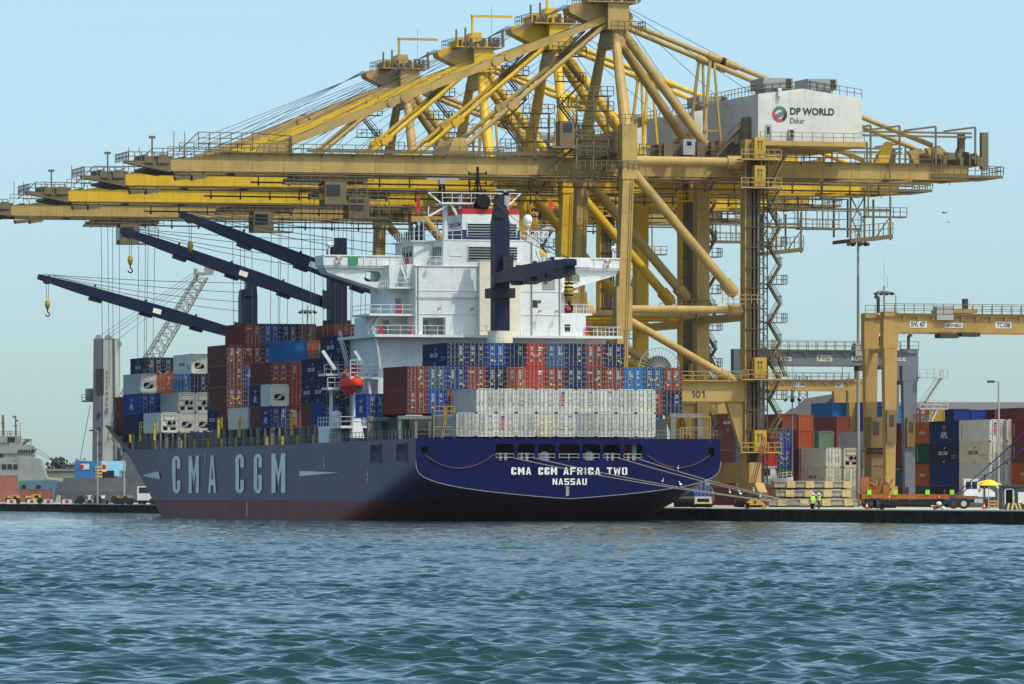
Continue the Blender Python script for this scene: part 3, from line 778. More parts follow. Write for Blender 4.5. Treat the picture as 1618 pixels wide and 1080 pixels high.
    m.box(-18.4, -13.7, 1, 12, 11.2, 11.5); m.rail([(-18.4, 12, 11.5), (-18.4, 1, 11.5), (-14, 1, 11.5)], 1.1, 1.3, .07)
    m.box(-18.6, -17.0, 6.0, 11, 7.6 + 1.8, 11.3)
    m.box(-17.3, -13.7, 13, 16, 17.8, 18.1); m.rail([(-17.3, 13, 18.1), (-13.8, 13, 18.1)], 1.1, .9, .07); m.stair((-14.4, 12, 18.1), (-15.6, 12, 22.4), .8)
    m.build('lifeboat_davit', WHITE, A)
    m = MB(); m.ell((-17.0, 8.2, 12.9), .7, .7, .55); m.tube((-17, 8.2, 11.5), (-17, 8.2, 12.6), .6); m.build('ventilator', WHITE, A, smooth=True)

def make_crane_on_deck(S, v, u, z0, zr, zt, jib, cab=False):
    D = empty('deck_crane', S, (v, u, 0))
    w = .95 if cab else 1.15
    m = MB()
    m.lathe([(1.55, 9.4), (1.55, z0 + (.0 if cab else 8)), (1.5, z0 + (.0 if cab else 8))], n=20, m=1)
    if cab: m.lathe([(1.5, z0 - .4), (1.5, z0 + .7)], n=20, m=1); m.box(-w, w, -w, w, z0 + .7, zr - 1.5, 0)
    m.box(-w * 1.0, w * 1.0, -w, w, zr - 2.2, zt - 2.6, 0)
    m.lathe([(1.5, zr - 8), (1.5, zr - 3.4), (1.95, zr - 3.3), (1.95, zr - 2.2), (0, zr - 2.2)], n=20, m=2) if not cab else m.box(-1.5, 1.5, -1.5, 1.5, zr - 2.4, zr - 1.2, 2)
    m.prism([(-1.25, zt - 2.6), (1.25, zt - 2.6), (1.1, zt), (-.2, zt), (-.2, zt - 1.1), (-1.1, zt - 1.3)] if not cab else [(-.95, zt - 2.6), (.95, zt - 2.6), (.6, zt - .8), (.3, zt - .6), (.3, zt + .5), (-.5, zt + .5), (-.6, zt - .4)], -.8, .8, 'y', 2 if cab else 0)
    if cab:
        for k in range(4): m.tube((-.9 + .5 * k, -.9, zt - .2 - .5 * k), (-.9 + .5 * k, -.5, zt - .2 - .5 * k), .34, 10, 2)
    m.box(-.9, .7, -1.06, -1.0, zt - 2.2, zt - 1.5, 2)
    m.build('crane_post', [BLUEP, CREAM, NAVYD], D)
    J = Vector(jib); root = Vector((0, 0, zr)); d = J.normalized()
    side = Vector((-d.y, d.x, 0)).normalized(); root = root + Vector((d.x, d.y, 0)) * 1.2
    tip = Vector((0, 0, zr)) + J
    m = MB(); mid = root.lerp(tip, .35); m2 = root.lerp(tip, .8)
    for a, b, h, h2, ww, w2 in ((root, mid, 1.25, 1.75, 1.9, 1.8), (mid, m2, 1.75, 1.3, 1.8, 1.4), (m2, tip, 1.3, .7, 1.4, 1.1)):
        m.bar(a, b, ww, h, 0, w2=w2, h2=h2)
    for f in (.22, .47, .72):
        p = root.lerp(tip, f); m.bar(p - Vector((0, 0, 1.0)) - d * .9, p - Vector((0, 0, 1.0)) + d * .9, 1.2, .45, 1)
        m.bar(p - Vector((0, 0, -1.0)) - d * .1, p - Vector((0, 0, -1.0)) + d * .1, .5, .35, 1)
    t0 = tip - d * 1.4; m.tube(t0 - side * .6 - Vector((0, 0, .1)), t0 + side * .6 - Vector((0, 0, .1)), .62, 14, 1)
    if cab:
        for f in (.9, .8, .65, .45): p = root.lerp(tip, f); m.bar(p - Vector((0, 0, 1.1)) - d * 1.6, p - Vector((0, 0, .9)) + d * 1.6, 1.6, .8, 1)
    j = m.build('jib', [BLUEP, NAVYD], D)
    m = MB(); f0 = root.lerp(tip, .42) ; s = -side if side.y > 0 else side
    if not cab:
        p = f0 + s * .92 + Vector((0, 0, -.1)); m.bar(p - d * .6, p + d * .6, .03, .7); m.build('name_plate', LETW, j)
    m = MB()
    top = Vector((0, 0, zt - .3))
    for k in range(4 if not cab else 3):
        o = side * (-.6 + .4 * k); e = root.lerp(tip, .97 if k < 2 else .93) + Vector((0, 0, .6))
        a = top - Vector((0, 0, k * 1.4)) + o; b = e + o; c = a.lerp(b, .5) - Vector((0, 0, .5 + .25 * k))
        pts = [a.lerp(c, t).lerp(c.lerp(b, t), t) for t in (0, .2, .4, .6, .8, 1)]
        m.path(pts, .045, 4)
    hk = t0 - Vector((0, 0, 3.3)); 
    for s_ in (-.22, .22): m.bar(t0 + d * s_, hk + d * s_ * .6 + Vector((0, 0, .5)), .06)
    m.build('crane_wire', WIRE, D)
    m = MB(); K = 1.45 if cab else 1.0
    m.lathe([(0, 1.2 * K), (.32 * K, .9 * K), (.4 * K, .4 * K), (.3 * K, 0), (.1 * K, -.35 * K), (0, -.35 * K)], c=hk - Vector((0, 0, .7)), n=10, m=0)
    c = hk - Vector((0, 0, 1.0 + .7 * K))
    hp = [c + Vector((math.sin(R(a)) * .3 * K * d.length, 0, -math.cos(R(a)) * .3 * K)) for a in range(-90, 150, 30)]
    m.path([c + Vector((0, 0, .7 * K)), c + Vector((0, 0, .32 * K)), hp[-1]] + hp[::-1], .09 * K, 6, 1)
    if cab:
        for k in range(4): m.lathe([(.33 * K + .06, .12 + k * .45), (.41 * K + .03, .3 + k * .45)], c=hk - Vector((0, 0, .7)), n=10, m=1)
    m.build('hook_block', [paint('hook_yellow', (.42, .27, .03), .5, .4), BLACK], D)
    m = MB()
    cy = -1.75 if cab else -1.2; cx = 0.35 if cab else -1.7; zc = zr + .6 if cab else zr - .4
    m.box(cx - .55, cx + .55, cy - .55, cy + .55, zc, zc + 2.2, 1)
    for k in range(4):
        m.box(cx - .6, cx + .6, cy - .62, cy - .56, zc + k * .7, zc + k * .7 + .1, 0)
        m.box(cx - .62, cx - .56, cy - .6, cy + .6, zc + k * .7, zc + k * .7 + .1, 0)
    for x in (-.6, 0, .6): m.box(cx + x - .05, cx + x + .05, cy - .62, cy - .56, zc - .4, zc + 2.4, 0)
    m.build('crane_cab', [NAVYD, GLASS], D)
    return D
SHIP = make_ship()

# the orange lifeboat in its davit
def make_lifeboat():
    b = thing('lifeboat', 'orange enclosed lifeboat hanging in a white davit on the port side of the ship', 'lifeboat', T(-16.4, 37.6, 16.6))
    m = MB(); m.ell((0, 0, 0), 1.25, 3.7, 1.35, 18, 12); m.build('hull', ORANGE, b, smooth=True)
    m = MB(); m.ell((0, .3, .9), 1.05, 2.6, 1.05, 14, 8); m.box(-.55, .55, -1.9, -.6, 1.2, 2.35); m.build('canopy', ORANGE, b, smooth=False)
    m = MB(); 
    for a in range(24):
        t0, t1 = 2 * math.pi * a / 24, 2 * math.pi * (a + 1) / 24
        m.bar((1.28 * math.cos(t0), 3.75 * math.sin(t0), -.15), (1.28 * math.cos(t1), 3.75 * math.sin(t1), -.15), .12, .18)
    m.build('fender', REDP, b)
    m = MB(); m.box(-.4, .4, -1.96, -1.9, 1.7, 2.1); m.build('window', GLASS, b)
    for y in (-.4, .5, 1.4):
        m = MB(); m.box(-1.12, -.9, y, y + .45, .95, 1.25); m.build('window', GLASS, b)
    m = MB(); m.rail([(-.9, -2.2, .9), (-.9, 2.2, .9)], .5, .9, .06); m.build('grab_rail', WHITE, b)
    m = MB()
    for y in (-2.9, 2.9): m.bar((0, y, .5), (0, y, 3.4), .1); m.bar((-.25, y, 1.0), (.25, y, 1.0), .25)
    m.build('lifting_hook', GREYM, b)
    m = MB(); m.tube((0, -3.55, -.7), (0, -3.2, -.7), .45, 14); m.build('propeller_guard', DARK, b)
make_lifeboat()
# ---------------------------------------------------------------- shipping containers
CW, CHT, CL, CP_ = 2.39, 2.80, 10.9, 2.45
BOXC = {
 'maroon': (0.163, 0.037, 0.025), 'red': (0.311, 0.030, 0.022), 'orange red': (0.355, 0.078, 0.027), 'brown': (0.126, 0.043, 0.030), 'navy': (0.015, 0.022, 0.063), 'dark blue': (0.015, 0.031, 0.118), 'blue': (0.016, 0.049, 0.229), 'bright blue': (0.018, 0.118, 0.311), 'slate blue': (0.037, 0.070, 0.133), 'white': (.50, .495, .43), 'grey': (.34, .345, .32), 'cream': (0.513, 0.465, 0.342), 'faded red': (0.311, 0.118, 0.089), 'orange': (0.400, 0.096, 0.015), 'green': (0.022, 0.081, 0.048), 'pale green': (0.126, 0.185, 0.111), 'yellow': (0.333, 0.207, 0.030), 'dark red': (0.192, 0.022, 0.027)}
def boxmat(c):
    pale = c in ('white', 'grey', 'cream')
    return paint('box_' + c.replace(' ', '_'), BOXC[c], .68, .2 if pale else .25, .45, rust=.10 if pale else .06, vary=.2, spec=.14)
LOCKG = plain('lock_gear_grey', (.22, .22, .22), .5); LOCKP = plain('lock_gear_pale', (.24, .23, .20), .5)
STK1 = plain('yellow_sticker', (.62, .40, .03), .6); STK2 = plain('white_sticker', (.50, .50, .46), .6)
STK3 = plain('green_sticker', (.04, .3, .10), .6)
FITT = paint('box_fittings', (.07, .06, .05), .7, .3, 1.0, rust=.2)
def corrug(mb, x, y0, y1, z0, z1, n, d, sgn, axis='y', m=0):
    """a sheet of trapezoidal corrugation; axis y: a side wall at x, axis x: an end wall at y = x"""
    st = (y1 - y0) / n; k = len(mb.v); P = []
    for i in range(n):
        a = y0 + i * st
        P += [(a, 0), (a + .35 * st, 0), (a + .5 * st, d), (a + .85 * st, d)]
    P.append((y1, 0))
    for (a, o) in P:
        for z in (z0, z1):
            mb.v.append((x - sgn * o, a, z) if axis == 'y' else (a, x + o * sgn, z))
    for i in range(len(P) - 1):
        q = (k + 2*i, k + 2*i + 2, k + 2*i + 3, k + 2*i + 1)
        flip = (sgn < 0) if axis == 'y' else (sgn < 0)
        mb.f.append(q if not flip else q[::-1]); mb.m.append(m)
def body_mesh(L, flat=False, front=False):
    mb = MB(); w = CW / 2; h = CHT
    for x in (-w, w - .14):
        for y in (0, L - .14): mb.box(x, x + .14, y, y + .14, 0, h)
    for x in (-w, w - .1): mb.box(x, x + .1, .14, L - .14, 0, .16); mb.box(x, x + .1, .14, L - .14, h - .12, h)
    for y in (.005, L - .115): mb.box(-w + .14, w - .14, y, y + .11, 0, .16); mb.box(-w + .14, w - .14, y, y + .11, h - .14, h)
    n = int(L / .28)
    if flat:
        for s in (-1, 1): mb.box(s * (w - .05), s * (w - .02), .14, L - .14, .16, h - .12)
    else:
        for s in (-1, 1): corrug(mb, s * (w - .02), .14, L - .14, .16, h - .12, n, .05, s)
    mb.quad([(-w + .1, .1, h - .03), (w - .1, .1, h - .03), (w - .1, L - .1, h - .03), (-w + .1, L - .1, h - .03)])
    mb.quad([(-w + .1, .1, .1), (-w + .1, L - .1, .1), (w - .1, L - .1, .1), (w - .1, .1, .1)])
    corrug(mb, L - .06, -w + .14, w - .14, .16, h - .14, 9, -.05, 1, 'x')
    if front: corrug(mb, .06, -w + .14, w - .14, .16, h - .14, 9, .05, 1, 'x')
    for x in (-w - .01, w - .17):           # corner castings
        for y in (-.012, L - .17):
            for z in (-.01, h - .12): mb.box(x, x + .18, y, y + .18, z, z + .13, 1)
    return mb.mesh('body', [TAN, FITT])
BODY = {}
def body(L, flat, front):
    k = (L, flat, front)
    if k not in BODY: BODY[k] = body_mesh(*k)
    return BODY[k]
def door_mesh(flat):
    mb = MB(); w = CW / 2 - .15; h = CHT
    if flat: mb.box(0.005, w, .03, .08, .17, h - .15)
    else:
        z0, z1 = .17, h - .15; mb.box(.005, .06, .02, .08, z0, z1); mb.box(w - .06, w, .02, .08, z0, z1)
        for k in range(6):
            a = z0 + (z1 - z0) * k / 6; st = (z1 - z0) / 6
            mb.box(.06, w - .06, .03, .08, a, a + st * .62); mb.box(.06, w - .06, .055, .08, a + st * .62, a + st)
    return mb.mesh('door', [TAN])
def gear_mesh():
    mb = MB(); w = CW / 2 - .15
    for x in (.26, .74):
        mb.bar((x, -.015, .12), (x, -.015, CHT - .08), .055)
        for z in (.16, .62, 1.5, 2.1, CHT - .14): mb.box(x - .08, x + .08, -.03, .03, z, z + .06)
        mb.bar((x, -.04, 1.0), (x + .25, -.04, 1.04), .05)
    for k in range(4): mb.box(w - .02, w + .10, -.02, .03, .4 + k * .6, .52 + k * .6)
    mb.box(.08, w - .1, -.01, .03, 1.24, 1.27)
    return mb.mesh('locking_gear', [LOCKG])
DOOR = {f: door_mesh(f) for f in (False, True)}; GEAR = gear_mesh()
def sticker_mesh(seed, pale):
    r = random.Random(seed); mb = MB()
    A = [(.36, .62, 2.28, 2.36, 1), (.36, .68, 2.08, 2.15, 1), (.36, .6, 1.92, 1.98, 1)]
    A += [(.36, .36 + r.uniform(.2, .34), 1.4 + .12 * k, 1.46 + .12 * k, 1) for k in range(r.randint(1, 4))]
    A += [(.05 + r.uniform(0, .3), .2 + r.uniform(.1, .34), r.uniform(.5, 1.9), 0, 0)] if r.random() < .6 else []
    A += [(.80, .93, r.uniform(.4, 1.8), 0, 0)] if r.random() < .4 else []
    if r.random() < .35: A.append((.40, .66, .8, .92, 2))
    if r.random() < .6: A.append((.45, .64, .62, .86, 0))
    for x0, x1, z0, z1, m in A:
        if z1 == 0: z1 = z0 + .2
        if pale and m == 1: z1 = z0 + .03
        mb.box(x0, x1, .012, .028, z0, z1, m)
    return mb.mesh('sticker', [STK1, LETK if pale else STK2, STK3])
STICK = {p: [sticker_mesh(i * 7 + 3, p) for i in range(11)] for p in (False, True)}
def reefer_mesh(kind):
    mb = MB(); w = CW / 2 - .16; h = CHT
    mb.box(-w, w, .06, .1, .16, h - .14, 0)
    if kind == 0:       # dark oval machinery recess
        P = rrect(-.7, .7, .72, 1.55, .3); mb.prism(P, .03, .06, 'y', 1)
        mb.box(-.6, -.1, .02, .03, .8, 1.0, 2); mb.box(.1, .7, .02, .03, 1.25, 1.5, 2); mb.tube((0, .03, 1.1), (0, .0, 1.1), .22, 12, 2)
        mb.box(-.3, .1, .05, .06, 2.2, 2.32, 3); mb.box(-.75, -.55, .05, .06, 1.85, 2.0, 3); mb.box(.5, .7, .05, .06, .3, .42, 3); mb.box(-.8, .8, .045, .06, 1.72, 1.75, 2)
    else:               # trapezoid ducting with a fan grille
        for a, b in (((-.95, 2.4), (-.2, 1.0)), ((.95, 2.4), (.2, 1.0)), ((-.95, 2.4), (.95, 2.4)), ((-1, 1.75), (1, 1.75)), ((-1, .95), (1, .95))):
            mb.bar((a[0], .04, a[1]), (b[0], .04, b[1]), .07, m=2)
        mb.tube((0, .06, 1.35), (0, .02, 1.35), .3, 14, 1); mb.tube((.62, .06, 1.35), (.62, .02, 1.35), .26, 14, 1)
        mb.box(-.9, -.3, .03, .06, .35, .8, 1); mb.box(.1, .9, .03, .06, .4, .75, 1); mb.box(-.35, -.15, .04, .06, 2.12, 2.3, 3); mb.box(.1, .3, .04, .06, 2.12, 2.3, 3)
    return mb.mesh('cooling_unit', [TAN, BLACK, GREYM, STK1])
REEF = [reefer_mesh(0), reefer_mesh(1)]
def logo_mesh(kind, L):
    """writing on the port side, in the container's own frame"""
    mb = MB(); x = -CW / 2 - .004; c = L / 2
    def tick(y, z, s, m=0): mb.quad([(x, y + .5 * s, z - .18 * s), (x, y - .1 * s, z + .3 * s), (x, y - .55 * s, z + .2 * s), (x, y - .1 * s, z + .08 * s)], m)
    T2 = lambda s, y, z, w, h, m=0, b=.03: add_text(mb, s, (x, y + w / 2, z), (0, -1, 0), w, h, m, b)
    if kind == 'cma':
        if L > 8: T2('CMA CGM', c + .5, 1.15, 3.4, .52); tick(c - .2, 1.95, .9); tick(c, .45, -.9); T2('MEDIUM', c - 3.6, 1.0, 2, .14, b=.0); T2('45 G1', c - 3.6, .7, 1.6, .14, b=0)
        else: T2('CMA CGM', c, 1.15, 3.0, .5); tick(c - .2, 1.95, .8); tick(c, .45, -.8)
    if kind == 'apl':
        T2('APL', c, .55, 1.7 if L < 8 else 2.6, .85); mb.quad([(x, c + 1, 2.1), (x, c - 1, 2.1), (x, c - .35, 1.8), (x, c + .35, 1.8)], 1); mb.box(x - .004, x, c - .25, c + .25, 1.65, 1.8, 1)
    if kind == 'dash': mb.box(x - .005, x, L - 1.0, L - .85, .5, 2.2, 0)
    if kind == 'text': T2('UNICON', c, 1.2, L * .4, .4)
    return mb.mesh('lettering', [LETK, REDP])
LOGO = {}
def logo(kind, L):
    if (kind, L) not in LOGO: LOGO[(kind, L)] = logo_mesh(kind, L)
    return LOGO[(kind, L)]
def endmark_mesh(kind):
    mb = MB()
    if kind == 'bex': add_text(mb, 'bex', (-.9, -.0, 2.05), (1, 0, 0), .7, .26, 0)
    if kind == 'h': 
        for k, s in enumerate(('H', 'H', 'L')): add_text(mb, s, (-.55, .0, 1.75 - k * .45), (1, 0, 0), .36, .4, 1, .06)
        mb.box(-.57, -.17, .0, .01, 2.2, 2.42, 2)
    if kind == 'apl': add_text(mb, 'APL', (.2, .0, 2.3), (1, 0, 0), .6, .2, 2)
    if kind == 'line': mb.box(.3, .9, 0, .01, 2.2, 2.3, 0); mb.box(.3, .8, 0, .01, 1.9, 2.0, 0)
    return mb.mesh('end_mark', [STK2, plain('mark_red', (.5, .02, .07)), plain('mark_blue', (.02, .03, .22))])
EMARK = {k: endmark_mesh(k) for k in ('bex', 'h', 'apl', 'line')}
ORD = ['first', 'second', 'third', 'fourth', 'fifth', 'sixth', 'seventh', 'eighth', 'ninth', 'tenth', 'eleventh', 'twelfth', 'thirteenth', 'fourteenth']
NBOX = [0]
def container(loc, colour, label, group, end='doors', L=CL, side=None, mark=None, flat=None, rz=None):
    o = thing('shipping_container', label, 'container', loc, rz, group)
    pale = colour in ('white', 'grey', 'cream')
    flat = (pale and end != 'front') if flat is None else flat
    m = boxmat(colour)
    put('body', body(L, flat, end == 'front'), o, mat=m)
    NBOX[0] += 1; k = NBOX[0]
    if end in ('doors', 'rdoors'):
        for s in (1, -1):
            d = put('door', DOOR[flat], o, mat=m); d.scale = (s, 1, 1)
            put('locking_gear', GEAR, d, mat=LOCKP if pale else None)
            if s == 1: put('sticker', STICK[pale][k % 11], d)
            elif k % 3: put('sticker', STICK[pale][(k * 3 + 2) % 11], d)
    elif end == 'reefer': put('cooling_unit', REEF[k % 2], o, mat=m)
    if side:
        me = logo(side, L); q = put('lettering', me, o, mat=None)
        setmat(q, LETK if pale else STK2)
    if mark: put('end_mark', EMARK[mark], o)
    return o

# --- deck cargo: bay -> (ship y of its aft face, x of the first row from port, base height, columns bottom to top)
def spec(s):
    """'red:doors:mark:side:len' with defaults"""
    p = (s.split(':') + [''] * 4)[:5]
    return p[0], p[1] or 'doors', p[2] or None, p[3] or None, float(p[4]) if p[4] else CL
def cname(c, e, m, sd, L):
    s = c
    if e == 'reefer': s += ' refrigerated'
    elif L < 8: s += ' short'
    s += ' container'
    if sd in ('cma', 'apl', 'text'): s += ' with side letters'
    elif m == 'h': s += ' with stacked red letters'
    elif m == 'bex': s += ' with white letters'
    elif e == 'front': s += ' with ribbed end'
    return s
def bay(u, v0, z0, cols, where, group, first=0):
    for i, col in enumerate(cols):
        for t, s in enumerate(col):
            if not s: continue
            c, e, m, sd, L = spec(s)
            lab = '%s, %s row from port, %s tier, %s' % (cname(c, e, m, sd, L), ORD[i + first], ORD[t], where)
            uu = u
            container(T(v0 + CP_ * i, uu, z0 + (CHT + .02) * t), c, lab, group, e, L, sd, m)
def S_(s): return s
MR, RD, OR, BR, NV, DB, BL, BB, SB, WH, GY = 'maroon', 'red', 'orange red', 'brown', 'navy', 'dark blue', 'blue', 'bright blue', 'slate blue', 'white', 'grey'
CG = 'containers stacked on the ship'
# bay by the stern rail: two tiers of white boxes
W = 'white:rdoors'
t1 = ['grey:rdoors::apl', W + ':apl', W + ':h', W, 'cream:rdoors', W + ':apl', 'grey:rdoors', W, W, W]
t2 = [None, W + '::dash', W, W, W, W + ':h', W + ':apl', W + ':apl', W, W]
bay(1.5, -12.15, 9.88, [[a, b] for a, b in zip(t1, t2)], 'stern rail stack', CG)
# second bay: four tiers, doors aft
top = [None, None, NV + ':::cma', NV, BL, NV, RD + '::line', SB, NV, MR, NV, None, None, None]
th = [MR, SB, DB, MR + '::bex', NV, OR, RD + '::line', MR, NV, MR + '::bex', MR + '::bex', BB, SB, MR]
se = [MR, BL, OR, MR, NV, MR, NV, MR, BR, NV, MR, NV, MR, NV]
fi = [None, None, MR, NV, BR, MR, NV, BR, MR, NV, MR, NV, DB, None]
bay(12.7, -14.95, 9.88, [[a, b, c, d] for a, b, c, d in zip(fi, se, th, top)], 'second stern stack', CG)
# short boxes on the pedestal at the port quarter
for i, c in enumerate((BL, DB)):
    container(T(-17.0 + CP_ * i, 23.6, 12.42), c, '%s short container on the port pedestal aft of the lifeboat, %s' % (c, ('outer one with big letters', 'inner one')[i]), CG, 'doors', 5.3, 'apl' if i == 0 else None)
# forward bays on the port side
V0, Z0 = -17.15 + 1.2, 11.66
def cols(*a): return [list(x) for x in a]
bay(48.2, V0, Z0, cols((BL + ':doors:::5.3', NV + ':doors::cma:5.3', NV + ':doors::cma'), (NV, NV, NV, NV + ':doors::cma'), (NV, DB, NV, NV)), 'lifeboat bay', CG)
bay(53.8, V0, Z0, cols((BR + ':front:::5.3', NV + ':doors::cma:5.3')), 'lifeboat half bay', CG)
bay(74.8, V0, Z0, cols((DB + ':doors::apl:5.3', 'white:reefer:::5.3', MR), (MR + '::bex', RD, RD, BB + ':front'), (BR, MR, OR, OR)), 'middle crane bay', CG)
bay(80.4, V0, Z0, cols((BR + ':front:::5.3', NV + ':doors::apl:5.3')), 'middle crane halfbay', CG)
bay(86.9, V0, Z0, cols(('white:rdoors',),), 'low white bay', CG)
bay(98.5, V0, Z0, cols((BR + ':front:::5.3', BR + ':::dash', BR + ':::dash', BR), (MR, NV, BL, MR + '::bex', MR + '::bex'), (MR, NV, BL, NV, BL), (MR, BR, MR, NV, NV), (MR, NV, BR, MR, BR),
    (BR, NV, MR, 'white:rdoors'), (BR, NV, MR, MR, OR), (MR, BR, MR, NV, OR), (NV, MR, NV, MR, NV)), 'tall maroon stack', CG)
bay(104.1, V0, Z0, cols((NV + ':front::cma:5.3',)), 'maroon stack halfbay', CG)
bay(136.6, V0, Z0, cols(('white:reefer',), ('white:reefer', 'grey:reefer'), ('white:reefer', 'grey:reefer'), (BR, MR)), 'white bow stack', CG)
bay(149.5, V0, Z0, cols((NV, BL + ':doors::apl', 'white:reefer'), (BL, DB, OR), (MR, NV, BB), (MR, NV, NV, 'white:reefer::cma'), (BR, MR, NV)), 'foremost crane stack', CG)
bay(172.2, -12.2, Z0, cols((MR + ':::dash', MR + ':::dash'), (NV, MR, MR, NV + ':doors::cma'), (BR, NV, MR, NV)), 'bow tip stack', CG)
# ---------------------------------------------------------------- ship-to-shore cranes (local frame: x landward from the water-side rail, y along the quay)
CRH = 19.5; GA = 17.0; B0, B1 = 43.7, 46.1
GY1, GY2 = 6.4, 13.1
def crane_prototype():
    P = {}
    root = thing('ship_to_shore_crane', 'x', 'harbour crane', T(24, 55.2, 0), None, 'gantry cranes along the quay')
    def part(name, mb, mats=TAN, parent=None, smooth=False):
        return mb.build(name, mats, root if parent is None else parent, smooth=smooth)
    # legs
    def lx(z): return -0.9 + 1.6 * (z - 3) / 44
    for y in (0, CRH):
        m = MB(); m.bar((lx(5), y, 5), (lx(47), y, 47.2), 1.5, 1.7); m.box(lx(26.7) - 1.0, lx(26.7) + 1.1, y - .9, y + .9, 24, 29.5); m.box(-.3, 1.7, y - .95, y + .95, 43.2, 50.2)
        for z in (9, 14.6, 20.5, 33, 39): m.box(lx(z) - .79, lx(z) + .79, y - .89, y + .89, z, z + .22)
        m.bar((lx(5) + .3, y - .95, 5), (lx(43) + .3, y - .95, 43), .12); m.bar((lx(5) + .55, y - .95, 5), (lx(43) + .55, y - .95, 43), .08)
        part('leg', m)
        m = MB(); m.bar((GA, y, 5), (GA, y, 48.5), 1.7, 1.9)
        for z in (9, 22, 30.5, 38): m.box(GA - .88, GA + .88, y - .98, y + .98, z, z + .22)
        part('leg', m)
    for x in (-.8, GA):
        m = MB(); m.box(x - .8, x + .8, -2.5, CRH + 2.5, 4.6, 7.2)
        for y in (-1, CRH + 1):
            m.prism([(y - 4.5, 3.4), (y + 4.5, 3.4), (y + 3, 4.6), (y - 3, 4.6)], x - .6, x + .6, 'x')
        s = part('sill_beam', m)
        for y in (-1, CRH + 1):
            m = MB()
            for k in range(4):
                c = y - 3.9 + k * 2.6; m.box(x - .5, x + .5, c - 1.1, c + 1.1, 2.2, 3.4, 1)
                for d in (-.6, .6): m.tube((x - .35, c + d, 1.95), (x + .35, c + d, 1.95), .5, 12, 0)
            part('bogie', m, [DARK, STEEL], s)
    # portal beams, one with the number
    for y in (0, CRH):
        m = MB(); m.box(-.4, GA, y - .85, y + .85, 15.0, 17.6)
        m.prism([(GA - .9, 15), (GA - 3.2, 15), (GA - .9, 8)], y - .5, y + .5, 'y'); m.prism([(.2, 15), (2.4, 15), (.2, 9)], y - .5, y + .5, 'y')
        m.rail([(-.4, y - 1.2, 17.7), (GA, y - 1.2, 17.7)], 1.1, 1.6, .08); m.box(-.4, GA, y - 1.5, y - .85, 17.55, 17.68)
        pb = part('portal_beam', m)
        if y == 0:
            t = MB(); [t.box(9.0 + x, 9.2 + x, -.875, -.86, 15.4, 16.35) for x in (.2, 1.55)]; [t.quad([(9.0 + x - .22, -.87, 15.95), (9.0 + x, -.87, 16.1), (9.0 + x, -.87, 16.35), (9.0 + x - .22, -.87, 16.15)]) for x in (.2, 1.55)]; add_text(t, 'O', (9.5, -.87, 15.4), (1, 0, 0), .7, .95, 0, .05); part('number', t, LETK, pb)
    # tube bracing of both frames
    for y in (0, CRH):
        for p, q, r in (((.3, y, 26.7), (GA - .6, y, 26.7), .52), ((1.2, y, 44.4), (15.2, y, 28.6), .62), ((.3, y, 25.6), (15.0, y, 17.6), .5), ((1.5, y, 45.6), (GA - .8, y, 45.6), .62)):
            m = MB(); m.tube(p, q, r, 14)
            d = (Vector(q) - Vector(p)).normalized()
            m.tube(Vector(q) - d * 2.2, Vector(q) - d * .4, r * 1.35, 14)
            part('brace', m, smooth=False)
        m = MB(); m.box(GA - 3.4, GA - .8, y - 1.2, y - .8, 27.4, 27.5); m.rail([(GA - 4, y - 1.2, 27.5), (GA + 1.5, y - 1.2, 27.5)], 1.1, .8, .08); part('platform', m)
    for z, x in ((45.8, GA), (25.9, GA)):
        m = MB(); m.bar((x, 0, z), (x, CRH, z), 1.3, 2.6 if z > 30 else 1.0); part('cross_beam', m)
    # the bowed tie plate at the top of the near portal
    m = MB(); m.prism([(.9, 46.6), (.9, 49.6), (4, 49.3), (15.5, 49.3), (18.6, 49.6), (18.6, 46.6), (15, 46.9), (12, 46.3), (7.5, 46.3), (4.5, 46.9)], -.5, 1.5, 'x'); part('tie_plate', m)
    # twin boom girders
    for y in (GY1, GY2):
        m = MB(); m.prism([(-57.6, B0), (49, B0 + .4), (49, B1 - .2), (44, B1), (-50.5, B1), (-57.6, B0 + 1.35)], y - .75, y + .75, 'y')
        m.box(-57.4, 44, y - .95, y + .95, B0 - .16, B0 - .02, 1)  # lower flange, darker so the underside shade is in its colour
        for k in range(27): m.box(-55 + 4 * k, -54.9 + 4 * k, y - .8, y - .75, B0 + .1, B1 - .1, 0)
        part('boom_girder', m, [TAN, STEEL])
    m = MB(); m.bar((0, GY1, B0 + .8), (0, GY2, B0 + .8), .8, 1.0); me = m.mesh('boom_crosstie', [TAN])
    for k in range(14): put('boom_crosstie', me, root, (-56 + 8 * k, 0, 0))
    m = MB(); y = GY1 - .9
    m.rail([(-56.5, y, B1), (-49, y, B1 + .1), (-8, y, B1 + .1)], 1.1, 1.7, .09); m.rail([(-3, y, B1 + .1), (46, y, B1 + .1)], 1.1, 1.9, .09)
    m.rail([(-56, GY2 + .9, B1), (44, GY2 + .9, B1)], 1.1, 2.5, .08)
    m.box(-56, 46, y - .35, y + .1, B1 - .02, B1 + .06)
    for k in range(24): m.bar((-50 + 4 * k, y - .2, B1 - .5), (-50 + 4 * k, y + .2, B1), .1)
    m.bar((-40, y - .3, B1 + .35), (-10, y - .3, B1 + .35), .3)
    part('walkway', m, STEEL)
    # catwalk hanging on the far girder with festoon
    m = MB(); y = GY2 + 1.6
    m.bar((-45, y, B0 - .8), (40, y, B0 - .8), .2)
    for k in range(22): m.bar((-44 + 4 * k, y, B0 - .8), (-44 + 4 * k, y, B0 + .4), .14); m.bar((-44 + 4 * k, y, B0 - 1.2), (-44 + 4 * k, y, B0 - .8), .22)
    part('festoon_rail', m, STEEL)
    # boom tip platform
    m = MB()
